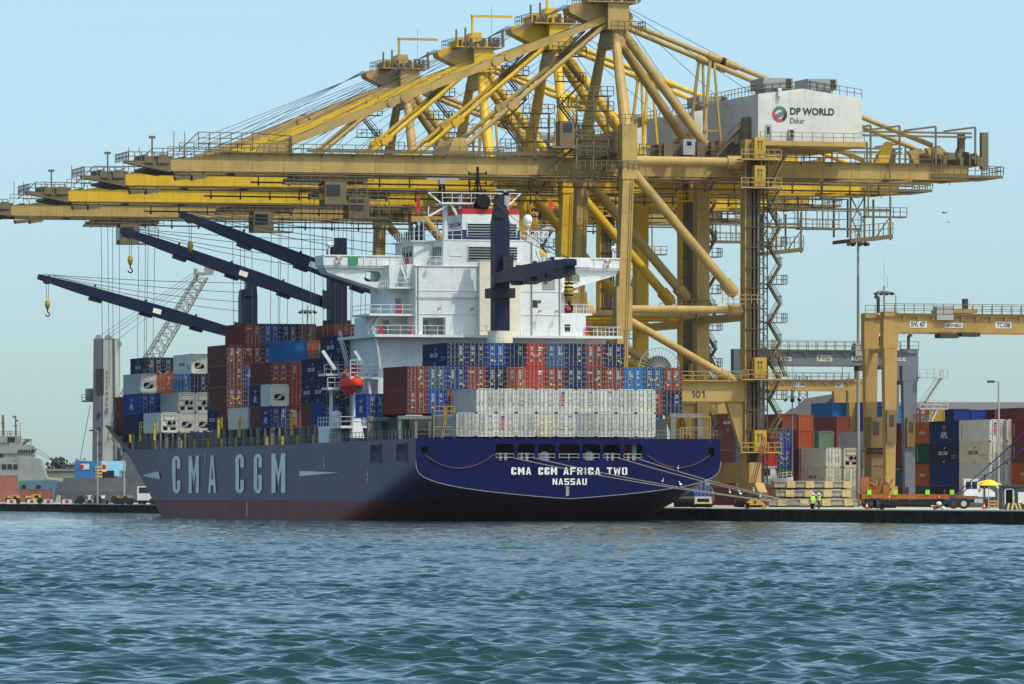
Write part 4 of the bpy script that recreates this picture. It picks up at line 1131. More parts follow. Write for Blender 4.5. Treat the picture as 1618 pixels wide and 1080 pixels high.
    m.box(-60.5, -57.6, GY1 - .4, GY2 + .4, B0 + .2, B0 + .5); m.prism([(-60.5, B0 + .2), (-57.6, B0 - .3), (-57.6, B0 + .2)], GY1 - .3, GY2 + .3, 'y')
    m.rail([(-58, GY1 - .6, B0 + 1.2), (-63, GY1 - .6, B0 + 1.2), (-63, GY2, B0 + 1.2)], 1.1, .8, .1); m.prism([(-63.4, B0 + .9), (-57.6, B0 - .2), (-57.6, B0 + 1.2), (-63.4, B0 + 1.2)], GY1 - .8, GY1 + .4, 'y')
    m.prism([(-57, B0 - 1.2), (-55.2, B0 - 1.0), (-55.2, B0 - .6), (-57, B0 - .7)], GY1 - 1.4, GY1, 'y'); m.prism([(-54.9, B0 - 1.2), (-53, B0 - .8), (-53, B0 - .5), (-54.9, B0 - .6)], GY1 - 1.4, GY1, 'y'); [m.bar((x, GY1, B0 - 1), (x, GY1, B0), .12) for x in (-57, -55, -53.2)]
    m.bar((-59.8, GY1, B0 + .4), (-59.8, GY1, B0 + 4.4), .18); m.bar((-60.2, GY1, B0 + 4.2), (-59.4, GY1, B0 + 4.2), .3)
    for x in (-57, -55.6): m.bar((x, GY1, B1 - .5), (x, GY1, B1 + 2.6), .08)
    random.seed(11)
    for k in range(26):
        x = -61 + random.random() * 6; m.box(x, x + random.uniform(.2, .9), GY1 - random.random(), GY2 - 4 * random.random(), B0 + .9, B0 + 1.1 + random.uniform(.1, .9))
    part('boom_tip', m, STEEL)
    m = MB(); m.rail([(-54, GY1 - .7, B1 + .3), (-47, GY1 - .7, B1 + .3)], 2.2, 1.4, .1, mids=2); m.bar((-56.6, GY1 - .7, B1), (-54, GY1 - .7, B1 + 2.5), .12); m.bar((-47, GY1 - .7, B1 + 2.5), (-42, GY1 - .7, B1 + 2.2), .16); m.bar((-42, GY1 - .7, B1), (-42, GY1 - .7, B1 + 2.2), .2)
    part('tip_railing', m, STEEL)
    # A-frame
    ap = [(1.4, 8.0), (1.4, 11.5)]
    for (x, y), yb in zip(ap, (.2, CRH - .2)):
        m = MB(); m.tube((.8, yb, 48), (x, y, 63.4), .85, 14, r2=.55); m.tube((.8, yb, 47.0), (.8, yb, 48.4), 1.0, 14); part('a_frame_leg', m)
    for (x, y), yb in zip(ap, (GY1, GY2)):
        m = MB(); m.tube((14.6, yb, 46.4), (x + .6, y, 63.4), .62, 14); m.box(13.4, 16.0, yb - .7, yb + .7, B1 - .1, B1 + .7); part('a_frame_stay', m)
    m = MB(); m.box(.2, 3.0, 6.6, 12.9, 62.8, 66.2)
    m.prism([(-4.6, 65.6), (-4.4, 65.0), (.2, 62.8), (3.0, 62.8), (4.2, 64.6), (3.0, 66.2), (-3.6, 66.2)], 8.4, 11.2, 'y')
    m.tube((1.6, 6.2, 61.2), (1.6, 13.3, 61.2), .8, 12); m.box(.9, 2.3, 7, 12.5, 60.6, 63)
    part('apex_head', m)
    m = MB(); z = 66.4
    m.box(-2.6, 4.4, 6.2, 13.3, z - .15, z - .05, 1)
    m.rail([(-2.6, 6.2, z), (4.4, 6.2, z), (4.4, 13.3, z), (-2.6, 13.3, z), (-2.6, 6.2, z)], 1.15, 1.0, .07)
    m.rail([(.4, 6, 62.6), (5.0, 6, 62.6), (5.0, 10, 62.6)], 1.2, .9, .1)
    for k in range(3): m.tube((-1.2 + k * 1.5, 8.4, z + .5), (-1.2 + k * 1.5, 11.2, z + .5), .85, 14, 1)
    m.prism([(-.6, z), (2.2, z), (1.6, z + 2.1), (.4, z + 2.1)], 8, 11.6, 'y', 1)
    m.bar((.6, 9, z), (.6, 9, z + 4.6), .3, m=1); m.bar((.4, 9, z + 4.5), (6.4, 9, z + 4.5), .34, m=1)
    m.bar((-2.5, 6.3, z), (-2.5, 6.3, z + 2.3), .22); m.bar((-1.2, 6.3, z), (-1.2, 6.3, z + 2.6), .22); m.bar((4.2, 6.3, z), (4.2, 6.3, z + 2.4), .3)
    random.seed(4)
    for k in range(14):
        x = random.uniform(-2.4, 4); m.box(x, x + .3, 6.4, 7, z, z + random.uniform(.5, 1.5))
    m.bar((3.4, 9, z), (3.4, 9, z + 6), .04)
    part('apex_platform', m, [STEEL, TAN])
    # fore stays
    for y in (GY1, GY2):
        m = MB(); p, q = Vector((-43.4, y, B1 + .9)), Vector((.2, y * .55 + 4.4, 64.2)); m.bar(p, q, .55, .85)
        for f in (.03, .34, .38, .66, .7): c = p.lerp(q, f); m.tube(c - Vector((0, .5, 0)), c + Vector((0, .5, 0)), .62, 10)
        m.prism([(-45, B1 - .1), (-41.5, B1 - .1), (-42.4, B1 + 1.6), (-44.2, B1 + 1.6)], y - .4, y + .4, 'y'); part('fore_stay', m)
        m = MB(); p, q = Vector((-19.6, y, B1 + .9)), Vector((.2, y * .55 + 4.4, 63.4)); m.tube(p, q, .3, 10)
        for f in (.35, .38): c = p.lerp(q, f); m.tube(c - Vector((0, .45, 0)), c + Vector((0, .45, 0)), .55, 10)
        m.prism([(-21.5, B1 - .1), (-18.4, B1 - .1), (-19, B1 + 2.4), (-20.6, B1 + 2.4)], y - .4, y + .4, 'y'); part('fore_stay', m)
        m = MB(); p, q = Vector((2.6, y * .55 + 4.4, 64.0)), Vector((44.4, y, 48.6)); m.tube(p, q, .34, 10)
        for f in (.3, .34): c = p.lerp(q, f); d = (q - p).normalized(); m.tube(c - d * 1.2, c + d * 1.2, .5, 10)
        m.prism([(43.4, 48.2), (45.2, 48.6), (48.6, B1 - .2), (44.6, B1 - .2)], y - .5, y + .5, 'y'); part('back_stay', m)
        c = p.lerp(q, .285)
        m = MB(); m.bar((12.9, y, B1 + .6), c - Vector((.25, 0, .3)), .35); m.bar((15.5, y, B1 + .6), c - Vector((-.25, 0, .3)), .28); m.bar((13.2, y, 50), (15, y, 50), .2); m.bar((13.5, y, 54), (14.4, y, 54), .2)
        part('stay_prop', m)
    m = MB()
    for k in range(5):
        y = 8 + k * .8; m.bar((-4.2, y, 65.8 + .1 * k), (-46 + 3 * k, y, B1 + 2.6), .07)
    for k in range(4):
        y = 8 + k; m.bar((2.6, y, 66), (30 - 6 * k, y, 53), .06); m.bar((-2, y, 63), (-26 + 4 * k, y, B1 + 1), .06)
    part('hoist_rope', m, WIRE)
    # stairs and landings inside the A-frame
    m = MB()
    for k in range(4):
        z = 50 + k * 3.2; x = -2.5 - .2 * k; y = 14 - k * .9
        m.box(x - 2.2, x + 1.6, y - .8, y + .8, z - .08, z); m.rail([(x - 2.2, y - .8, z), (x + 1.6, y - .8, z)], 1.1, .8, .09); m.stair((x + 1.2 - 3 * (k % 2), y, z), (x - 1.6 + 3 * (k % 2), y - .6, z + 3.2), .8)
    part('a_frame_ladder', m, STEEL); m = MB()
    for k in range(5):
        z = 46.4 + k * 1.9; m.box(-6 + .3 * k, -.5, 2.2, 4.4, z - .08, z); m.rail([(-6 + .3 * k, 2.0, z), (-.5, 2.0, z)], 1.1, .9, .1)
        m.bar((-5.4, 2.2, z - 1.9), (-5.4, 2.2, z), .22); m.bar((-3.2, 2.2, z - 1.9), (-3.2, 2.2, z), .22); m.bar((-1.2, 2.2, z - 1.9), (-1.2, 2.2, z), .22)
    m.stair((-9, 3, B0 + .5), (-4.6, 3, B1 + 2), .9); m.stair((-2.5, 3.4, B0 - .5), (1, 3.4, B1 + 1.5), .8); m.box(-8, 2, 3.0, 4.6, B0 - .7, B0 - .6); m.rail([(-8, 3.0, B0 - .6), (2, 3.0, B0 - .6)], 1.1, .8, .09); m.rail([(-6, 1.2, 44.4), (-1, -1.0, 44.4), (2.0, -1.2, 44.4)], 1.1, .7, .09); m.rail([(-.6, -1.1, 50.3), (2.2, -1.1, 50.3), (2.2, 2, 50.3)], 1.1, .7, .08); m.rail([(-10.5, 3.5, B1), (-4, 3.5, B1)], 1.1, .9, .1)
    part('hinge_platform', m, STEEL)
    m = MB(); m.box(-7.8, -5.9, 1.6, 3.4, 47.4, 50.6, 0); m.box(-7.4, -6.2, 1.54, 1.6, 49.2, 50.3, 1); m.box(-9.0, -5.6, 1.2, 3.8, 47.1, 47.4, 0); part('checker_cabin', m, [STEEL, GLASS])
    # machinery house
    m = MB(); x0, x1, y0, y1 = 17.7, 31.8, -1.6, 19.0; z0 = 48.3
    G = [(x0, z0), (x1, z0), (x1, 53.9), ((x0 + x1) / 2 - 1, 55.1), (x0, 54.3)]
    m.prism(G, y0, y1, 'y', 0)
    for k in range(52): x = x0 + .13 + (x1 - x0) * k / 52; m.box(x, x + .07, y0 - .025, y0, z0 + .1, 53.8, 0)
    for k in range(70): y = y0 + .15 + (y1 - y0) * k / 70; m.box(x0 - .025, x0, y, y + .07, z0 + .1, 54.2, 0)
    m.box(x0 - .2, x1 + .2, y0 - .9, y1, 47.7, 48.3, 1)
    h = part('machinery_house', m, [HOUSEW, TAN])
    m = MB()
    for xc in (20.5, 26.5):
        m.box(xc - 1.7, xc + 1.3, y0 + .5, y0 + 4.5, 54.0, 55.0, 0); m.box(xc - 2.0, xc + 2.0, y0 + .2, y0 + 5.5, 55.0, 56.4, 0); m.box(xc + 1.05, xc + 1.75, y0 + .15, y0 + .2, 55.1, 56.3, 1)
        o = m.build('roof_unit', [GREYM, DARK], h); m = MB()
    m.rail([(x0, y0 + .1, 54.4), ((x0 + x1) / 2, y0 + .1, 55), (x1, y0 + .1, 54.0)], 1.1, 1.0, .07); m.rail([(x0 + .1, y0, 54.4), (x0 + .1, y1, 54.4)], 1.1, 1.4, .07)
    m.rail([(x0, y0 - .85, 48.3), (x1, y0 - .85, 48.3)], 1.1, 1.4, .06); m.build('house_railing', STEEL, h)
    m = MB(); m.box(x0 + .9, x0 + 1.8, y0 - .06, y0 - .03, 48.4, 50.4, 0); m.box(x0 + 1.15, x0 + 1.55, y0 - .08, y0 - .06, 49.2, 50.1, 1); m.build('door', [GREYM, GLASS], h)
    m = MB(); m.box(x0 + 4.0, x0 + 4.8, y0 - .4, y0 - .05, 48.6, 49.8, 0); 
    for z in (48.95, 49.5): m.tube((x0 + 4.4, y0 - .42, z), (x0 + 4.4, y0 - .4, z), .24, 12, 1)
    m.build('air_conditioner', [GREYM, BLACK], h)
    m = MB(); m.box(x0 + 2.55, x0 + 3.0, y0 - .5, y0 + .1, 54.0, 55.1); m.build('roof_fitting', HOUSEW, h)
    m = MB(); yy = y0 - .05
    add_text(m, 'DP WORLD', (x0 + 4.3, yy, 51.7), (1, 0, 0), 6.0, .95, 0, .035); add_text(m, 'Dakar', (x0 + 4.3, yy, 50.62), (1, 0, 0), 2.0, .7, 0, .0)
    c = Vector((x0 + 2.9, yy, 51.75)); n = 28; r = 1.02
    for k in range(n):      # round emblem: green top, red left and bottom, dark lower right, a pale band across
        a, b = 2 * math.pi * k / n, 2 * math.pi * (k + 1) / n; d = math.degrees(a)
        col = 1 if 40 <= d < 150 else (2 if 150 <= d < 290 else (0 if d >= 290 or d < 10 else 1))
        ri = .62 if col != 0 else .55
        m.quad([c + Vector((math.cos(t) * q, 0, math.sin(t) * q)) for t, q in ((a, ri), (a, r), (b, r), (b, ri))], col)
    for k in range(3):
        o = Vector((0, -.005, -.28 + .24 * k)); m.bar(c + o + Vector((-.75, 0, -.4)), c + o + Vector((.75, 0, .36)), .012, .12, 3 if k != 2 else 1)
    m.build('house_sign', [LETK, plain('emblem_green', (.03, .16, .09)), plain('emblem_red', (.5, .04, .04)), plain('emblem_blue', (.03, .06, .16))], h)
    # rear end: catenary frame, rope anchors, platforms
    m = MB()
    for x in (32.5, 36.5, 41.5, 47): m.bar((x + 3, GY1 - 1, B1), (x + 3, GY1 - 1, 51.0), .22); m.bar((x + 3, GY1 - 1, 51), (x - 1.4, GY1 - 1, 50.4), .26)
    for z in (50.2, 49.7): m.bar((31.9, GY1 - 1, z), (49.5, GY1 - 1, z), .25)
    m.bar((48.4, GY1, B1), (48.4, GY1, 50.2), .8); m.bar((49.4, GY2, B1), (51.4, GY2, 50.2), .5); m.bar((51.6, GY1, B1 - .5), (51.6, GY1, 50.4), .9)
    random.seed(9)
    for k in range(24):
        x = random.uniform(44, 51.6); m.box(x, x + random.uniform(.3, 1.3), GY1 - 1, GY2 - random.random() * 5, B1 - .1, B1 + random.uniform(.5, 1.7))
    m.box(44, 53.8, GY1 - 1.2, GY2 + 1, B1 - 1.7, B1 - 1.35); m.rail([(44, GY1 - 1.3, B1 - 1.3), (53.8, GY1 - 1.3, B1 - 1.3), (53.8, GY2, B1 - 1.3)], 1.1, 1.0, .09)
    m.prism([(49, B0 + .4), (53, B1 - 1.7), (49, B1 - 1.5)], GY1 - .5, GY2 + .5, 'y')
    m.bar((35, GY1 - 1.5, B0 - .2), (35, GY1 - 1.5, B0 - 4.5), .16); m.bar((38, GY1 - 1.5, B1), (38, GY1 - 1.5, B0 - 4.5), .16); m.box(34.4, 40, GY1 - 2.4, GY1 - .8, B0 - 4.7, B0 - 4.5); m.rail([(34.4, GY1 - 2.4, B0 - 4.5), (40, GY1 - 2.4, B0 - 4.5)], 1.1, .9, .09)
    part('boom_heel', m, STEEL)
    m = MB(); m.prism([(37, B1 + 1.2), (38.2, B1 + 2.9), (39, B1 + 2.8), (38.4, B1 + .2), (36.6, B1)], GY1, GY1 + 1.2, 'y'); part('rope_guard', m, YEL)
    # trolley with the driver's cab and ropes
    t = MB(); tx = -36.5
    t.box(tx - 4.6, tx + 4.6, GY1 - .4, GY2 + .4, B0 - 1.0, B0 - .4, 1); t.box(tx - 6.5, tx - 2, GY1 - 1.4, GY1, B0 - 1.5, B0 - 1.2, 1); t.rail([(tx - 6.5, GY1 - 1.5, B0 - 1.4), (tx + 5, GY1 - 1.5, B0 - 1.4)], 1.0, 1.1, .08, m=1)
    tr = part('trolley', t, [TAN, STEEL])
    t = MB(); t.box(tx - 1.4, tx + 1.4, GY1 - 1.8, GY1 + 1.0, B0 - 4.0, B0 - 1.1, 0); t.box(tx - 1.2, tx + .6, GY1 - 1.86, GY1 - 1.8, B0 - 2.9, B0 - 1.5, 1); t.box(tx - 1.46, tx - 1.4, GY1 - 1.6, GY1 + .8, B0 - 3.4, B0 - 1.5, 1)
    t.box(tx + 1.4, tx + 4.2, GY1 - 1.6, GY1 + .6, B0 - 4.0, B0 - 3.8, 0); t.rail([(tx + 1.4, GY1 - 1.6, B0 - 3.8), (tx + 4.2, GY1 - 1.6, B0 - 3.8)], 2.2, 1.4, .12)
    t.build('drivers_cab', [STEEL, GLASS], tr)
    t = MB()
    for dx in (-2.6, -.9, 3.0, 4.4):
        for yy in (GY1 + 1.2, GY2 - 1.2): t.bar((tx + dx, yy, B0 - 1), (tx + dx * .9, yy, 19), .06)
    t.build('fall_rope', WIRE, tr)
    # lift mast, lift landings and zigzag stairs on the near landward leg
    m = MB()
    for x in (GA + 1.0, GA + 1.55, GA + 2.1):
        m.bar((x, -1.1, 4), (x, -1.1, 46), .14); m.bar((x, .3, 4), (x, .3, 46), .14)
    for k in range(28): z = 4.5 + 1.5 * k; m.bar((GA + 1, -1.1, z), (GA + 2.1, -1.1, z + .75), .09); m.bar((GA + 2.1, -1.1, z + .75), (GA + 1, -1.1, z + 1.5), .09)
    for x in (GA - .5, GA + .1, GA + .6): m.bar((x, -1.0, 4), (x, -1.0, 46), .2)
    for k in range(16): z = 6 + 2.6 * k; m.box(GA - .8, GA + 2.2, -1.2, -1.05, z, z + .16)
    m.box(GA - .25, GA + .88, -1.10, -.97, 5, 46, 0)
    part('lift_mast', m, paint('lift_brown', (.075, .052, .022), .7, .4, .8))
    for z, w in ((46.0, 1.45), (42.4, 1.45), (17.9, 1.6), (8.6, 1.6)):
        m = MB(); m.box(GA - .1, GA - .1 + w, -2.6, -1.3, z, z + 2.7, 0); m.box(GA + .35, GA + .45, -2.64, -2.6, z + 1.1, z + 2.1, 1); m.box(GA + .75, GA + .85, -2.64, -2.6, z + 1.1, z + 2.1, 1); m.box(GA + .2, GA + 1, -2.64, -2.6, z + 2.1, z + 2.2, 1)
        m.box(GA - 2, GA + 3.4, -2.9, -1.0, z - .2, z - .05, 2); m.rail([(GA - 2, -2.9, z), (GA + 3.4, -2.9, z)], 1.1, .9, .09, m=2)
        part('lift_landing', m, [paint('dull_yellow', (.42, .25, .02), .55, .25, .6), DARK, TAN])
    m = MB(); z = 8.0; k = 0
    while z < 42:
        a, b = (GA + 2.4, GA + 3.9) if k % 2 else (GA + 3.9, GA + 2.4)
        m.stair((a, -.6 - .5 * (k % 2), z), (b, -.6 - .5 * (k % 2), z + 2.45), .8)
        if k % 2: m.box(GA + 2.0, GA + 4.5, -1.9, .2, z - .1, z); m.rail([(GA + 2.4, -1.9, z), (GA + 4.5, -1.9, z), (GA + 4.5, .2, z)], 1.1, .7, .08); m.bar((GA + .9, -.5, z), (GA + 2.2, -.8, z), .16)
        z += 2.45; k += 1
    m.stair((GA + 2.6, -1, 42.6), (GA + 4.6, -1, 46.6), .9); m.stair((GA + 4.6, -1, 18.2), (GA + 2.9, -1, 22.0), .9)
    part('stair_tower', m, STEEL)
    # cable reel on the near portal beam
    m = MB(); c = Vector((4.4, -1.6, 19.0)); n = 32; r = 2.75
    for k in range(n):
        a, b = 2 * math.pi * k / n, 2 * math.pi * (k + 1) / n
        m.bar(c + Vector((math.cos(a) * r, 0, math.sin(a) * r)), c + Vector((math.cos(b) * r, 0, math.sin(b) * r)), .1)
        m.bar(c + Vector((math.cos(a) * .35, 0, math.sin(a) * .35)), c + Vector((math.cos(a) * r, 0, math.sin(a) * r)), .07)
    rl = part('cable_reel', m, GREYM)
    m = MB(); m.tube(c + Vector((0, .25, 0)), c + Vector((0, .75, 0)), 1.75, 28); m.tube(c - Vector((0, .3, 0)), c + Vector((0, .3, 0)), .35, 12); m.box(c.x - .6, c.x + .6, -.95, -.85, 17.6, 19.4); m.build('reel_drum', DARK, rl)
    # machinery on the girders between the frames
    m = MB(); random.seed(2)
    for k in range(30):
        x = random.uniform(6, 17.5); m.box(x, x + random.uniform(.3, 1.2), 4.2 + random.random() * 3, 8, B1 + .1, B1 + random.uniform(.6, 2.6))
    m.rail([(2, 4.5, B1 + .8), (17, 4.5, B1 + .8)], 1.1, .9, .09); m.stair((15, 4, B1), (19, 4, 50.4), .9); m.stair((17, 3.5, 50), (13.6, 3.5, 46.5), .9)
    m.prism([(16.2, 46), (18.2, 46), (18.2, 51.5), (17, 51.5)], 1, 3, 'y')
    part('girder_machinery', m, STEEL)
    m = MB(); m.box(9.4, 11, 3.8, 5, B1 + .6, B1 + 2.6, 0); m.box(9.9, 10.5, 3.75, 3.8, B1 + 1.8, B1 + 2.3, 1); part('electrical_cabinet', m, [GREYM, BLUEP])
    return root
STS = crane_prototype()
STS['label'] = 'nearest ochre gantry crane, its white machinery house in full view'
STS_SKIP = {'house_sign', 'checker_cabin'}
def recolour(o):
    for ch in o.children_recursive:
        for i, s in enumerate(ch.material_slots):
            if s.material is TAN: setmat(ch, YEL, i)
for u, sz, yel, lab in ((82.5, .99, True, 'bright yellow gantry crane directly behind the nearest ochre crane'),
                        (121.5, .985, True, 'second bright yellow gantry crane from the camera, between yellow and ochre ones'),
                        (160.0, .98, False, 'farthest ochre gantry crane, its boom reaching furthest left')):
    c = copy_tree(STS); c.location = T(24.4 + .9 * (u > 100), u, 0); c.scale = (1, 1, sz); c['label'] = lab
    for ch in list(c.children_recursive):
        b = ch.name.split('.')[0]
        if b in ('number', 'house_sign', 'cable_reel', 'reel_drum', 'checker_cabin'): bpy.data.objects.remove(ch)
    if yel: recolour(c)
    tx = {82.5: 10.0, 121.5: 6.0, 160.0: -4.0}[u]
    for ch in c.children:
        if ch.name.startswith('trolley'): ch.location.x += tx
    if yel:                     # open maintenance basket hung below the rear girders
        m = MB()
        for x in (42.5, 44.5, 48.2): m.bar((x, GY1, B0), (x, GY1, 37.8), .22); m.bar((x, GY2, B0), (x, GY2, 38.4), .22)
        m.prism([(42.3, 37.4), (48.4, 38.0), (48.4, 38.6), (42.3, 37.9)], GY1 - .5, GY2, 'y'); m.rail([(42.3, GY1 - .5, 38.0), (48.4, GY1 - .5, 38.6)], 1.6, .7, .1)
        m.bar((42.5, GY1, B0), (44.5, GY1, 40), .14); m.bar((44.5, GY1, B0), (42.5, GY1, 40), .14); m.bar((48.2, GY1, 41), (46, GY1, 38), .14); m.bar((42.5, GY1, 41), (44, GY1, 38), .14)
        m.bar((30, GY1, 41.9), (48, GY1, 41.9), .3); m.bar((30, GY1, 39.4), (44, GY1, 39.2), .3); m.rail([(33, GY1, 39.5), (44, GY1, 39.4)], 2.2, 1.6, .1); m.bar((35, GY1, B0), (35, GY1, 39.4), .2)
        m.build('maintenance_basket', STEEL, c)
# ---------------------------------------------------------------- yard gantries
RTGY = paint('yard_gantry_yellow', (.34, .20, .052), .6, .25, .3, rust=.04)
RTGB = paint('yard_gantry_blue_grey', (.125, .138, .155), .6, .25, .3)
def place(px, Y):
    X, Y = at(px, Y); return Vector((X, Y, 0))
def yard_gantry(label, px, Y, span, zb, zt, col, flip, signs, slim=1.0, trolley=None, base=GZ, ladder=False):
    """local x runs along the span from the visible leg pair; y away from the camera"""
    g = thing('yard_gantry_crane', label, 'gantry crane', place(px, Y), None, 'yard gantry cranes')
    D = 6.9; s = -1 if flip else 1
    for y in (0, D):
        for x in (0, span):
            m = MB(); m.bar((s * x, y, base + 1.6), (s * x, y, zb + .4), 1.15 * slim, 1.0, 0, w2=1.75 * slim, h2=1.2); m.bar((s * x, y, zb - 2), (s * x, y, zt + .1), 1.9 * slim, 1.25)
            g_ = m.build('leg', col, g)
        m = MB(); y0 = y - .6; m.box(s * .9, s * (span - .9), y0, y0 + 1.2, zb, zt - .5, 0); m.box(s * -.9, s * span, y0 - .25, y0 + 1.45, zt - .5, zt - .1, 0)
        for k in range(int(span / 1.9)): m.prism([(s * (1.5 + 1.9 * k), zt - .5), (s * (2.2 + 1.9 * k), zt - .5), (s * (1.5 + 1.9 * k), zt - 1.0)], y0 - .22, y0, 'y', 0)
        m.box(s * .5, s * span, y0 - .5, y0 - .25, zt - .25, zt - .12, 1)
        b = m.build('main_girder', [col, STEEL], g)
        m = MB(); m.rail([(s * -1, y0 - .5, zt - .1), (s * span, y0 - .5, zt - .1)], 1.15, 1.3, .07); m.build('girder_railing', STEEL, b)
        if y == 0:
            for txt, o, w, h, board in signs:
                m = MB(); X = o
                if board: m.box(X - .15, X + w + .15, y0 - .05, y0, zb + .55, zb + .75 + h, 0)
                add_text(m, txt, (X, y0 - .065, zb + .65), (1, 0, 0), w, h, 1, .03); m.build('girder_sign', [HOUSEW, LETK if board else LETW], b)
    m = MB(); m.bar((0, 0, zb - 2.2), (0, D, zb - 2.2), .5); m.bar((0, -1.5, base + 2), (0, D + 1.5, base + 2), 1.1, 1.3); m.bar((s * span, -1.5, base + 2), (s * span, D + 1.5, base + 2), 1.1, 1.3); m.build('sill_beam', col, g)
    for x in (0, span):
        for y in (-1.2, .6, D - .6, D + 1.2):
            m = MB(); m.tube((s * x - .35, y, base + .75), (s * x + .35, y, base + .75), .75, 16, 0); m.tube((s * x - .38, y, base + .75), (s * x + .38, y, base + .75), .35, 10, 1); m.build('wheel', [RUBBER, GREYM], g)
    m = MB(); m.box(-1.1, 1.0, 3.6, D - .8, base + 7.4, base + 11.2, 0); m.box(-.9, .9, 3.8, D - .8, base + 2.2, base + 6.6, 0); m.box(-1.3, 1.2, 3.4, D - .8, base + 6.9, base + 7.1, 1); m.box(-.8, 0, 3.55, 3.6, base + 9, base + 10.6, 1);
    m.build('power_pack', [paint('gantry_dull', (.16, .10, .03), .6, .35, .6), DARK], g); m = MB(); m.box(-.6, .6, -.9, -.4, base + 8, base + 12, 0); m.box(-.3, .3, -.95, -.9, base + 10, base + 11.4, 1); m.box(-1.4, .9, .4, 1.6, base + 5, base + 5.2, 0)
    m.build('control_box', [paint('gantry_dull', (.16, .10, .03), .6, .35, .6), DARK], g)
    t = 16.5 if trolley is None else trolley
    m = MB(); m.box(s * t - 1.6, s * t + 1.6, -.4, D + .4, zt, zt + .5, 0); m.box(s * t - 4, s * t - 1.8, -1.1, .3, zt - .9, zt + .75, 1); m.box(s * t - .8, s * t + 1.6, -1.4, .6, zb - .5, zb, 2); m.box(s * t - 3.6, s * t - 1.2, -1.3, .7, zb - .7, zb - .15, 2); m.tube((s * t + .5, 1, zt + .5), (s * t + .5, 1, zt + 1.8), .4, 10, 2)
    m.build('trolley', [col, GREYM, DARK], g)
    m = MB(); m.tube((s * -.7, 2, zt), (s * -.7, 2, zt + 1.9), .22, 8); m.bar((s * -.7, 2, zt + 1.8), (s * -1.1, 2, zt + 2.1), .4); m.bar((s * 1.6, 2, zt), (s * 1.6, 2, zt + 2.2), .08); m.build('exhaust_stack', DARK, g)
    if ladder:
        m = MB(); e = 1.3
        for k in range(3):
            z = base + 5 + 4.2 * k; m.stair((s * -1.6, -1 , z), (s * -4.4, -1, z + 4.0) if k % 2 == 0 else (s * -3.6, -1, z + 4.0), .9); m.box(-s * 1, -s * 5, -1.6, 0, z + 3.9, z + 4.05); m.rail([(-s * 1, -1.6, z + 4.0), (-s * 5, -1.6, z + 4.0)], 1.1, 1, .1)
        m.build('ladder', GALV, g)
    return g
yard_gantry('large yellow yard gantry crane with two tapered legs, standing over the containers at right', 1405, 728, 40, 23.0, 25.4, RTGY, False, (('SWL 40T', 2.6, 1.9, .62, True), ('DP WORLD', 7.2, 2.0, .42, True), ('TC108', 13.8, 1.8, .62, True)), trolley=9.8)
yard_gantry('blue grey yard gantry crane behind the yellow one with a ladder on its right leg', 1436, 800, 21.6, 20.4, 22.6, RTGB, True, (('TC112', -1.9, 1.2, .45, False), ('KONEGR', -8.4, 2.8, .6, False), ('DP WORLD', -13.2, 1.9, .6, True), ('SWL41', -18.3, 1.2, .4, True)), slim=1.2, trolley=4, ladder=True)
yard_gantry('distant yellow yard gantry crane low behind the harbour crane stairs', 1352, 985, 23, 20.3, 22.2, RTGY, True, (('TC 104', -11, 1.6, .6, True), ('40T', -3.6, 1.0, .6, True)), slim=1.6, trolley=17)

# ---------------------------------------------------------------- containers in the yard (corner column in the photo, depth, then bottom to top)
YG = 'containers stacked in the yard'
def stack(px, Y, items, where, base=GZ, n0=0, width=None):
    for t, s in enumerate(items):
        if not s: continue
        c, e, m, sd, L = spec(s)
        loc = place(px, Y)
        v, u = uv(loc.x, loc.y); v += CW / 2
        container(T(v, u, base + (CHT + .02) * t), c, '%s, %s tier, %s' % (cname(c, e, m, sd, L), ORD[t + n0], where), YG, e, L, sd, m)
RW = 'white:rdoors'
stack(1515, 772, [NV + ':doors::cma', DB, NV + ':doors::cma', DB + ':doors::apl'], 'tall navy stack')
stack(1563.5, 760, ['cream:rdoors', 'white:rdoors', 'cream:rdoors::cma', RW + ':h:dash'], 'tall white stack at right')
stack(1591, 760, ['cream:rdoors', RW, RW, 'cream:rdoors'], 'pale stack beside the lamp post')
stack(1648, 748, [MR, 'orange:doors::text', BR + ':::dash', 'dark red:::dash'], 'stack at the right edge of the photo')
stack(1468.5, 788, ['green:::text:5.4', 'orange:::text:5.4', 'green:::dash:5.4', 'orange:::text:5.4'], 'orange and green stack beside navy one')
stack(1428, 800, [MR + ':front', SB + ':front', MR + ':front', MR + ':front'], 'maroon stack beside the orange and green one')
stack(1413, 830, [MR, BR, BL, BL, BB + ':front'], 'blue topped stack behind the gantry leg')
stack(1441, 850, [MR, BR, MR, DB, MR + ':doors:bex'], 'stack topped by a maroon lettered box')
stack(1468, 855, [BR, MR, NV, BR, 'yellow:front'], 'stack under the small yellow box')
stack(1508, 862, [BR, MR, NV, BR, DB + ':front'], 'long blue box row behind the navy stack')
stack(1535, 870, [BR, MR, NV, BR, BL + ':front'], 'bright blue row behind the white stack')
stack(1572, 868, [BR, MR, NV, BR, 'dark red'], 'dark red row behind the white stack')
stack(1618, 850, [BR, MR, NV, BR, BR], 'tall brown row behind the lamp post')
stack(1645, 850, [BR, MR, NV, BR, BR], 'tall brown row at the right edge')
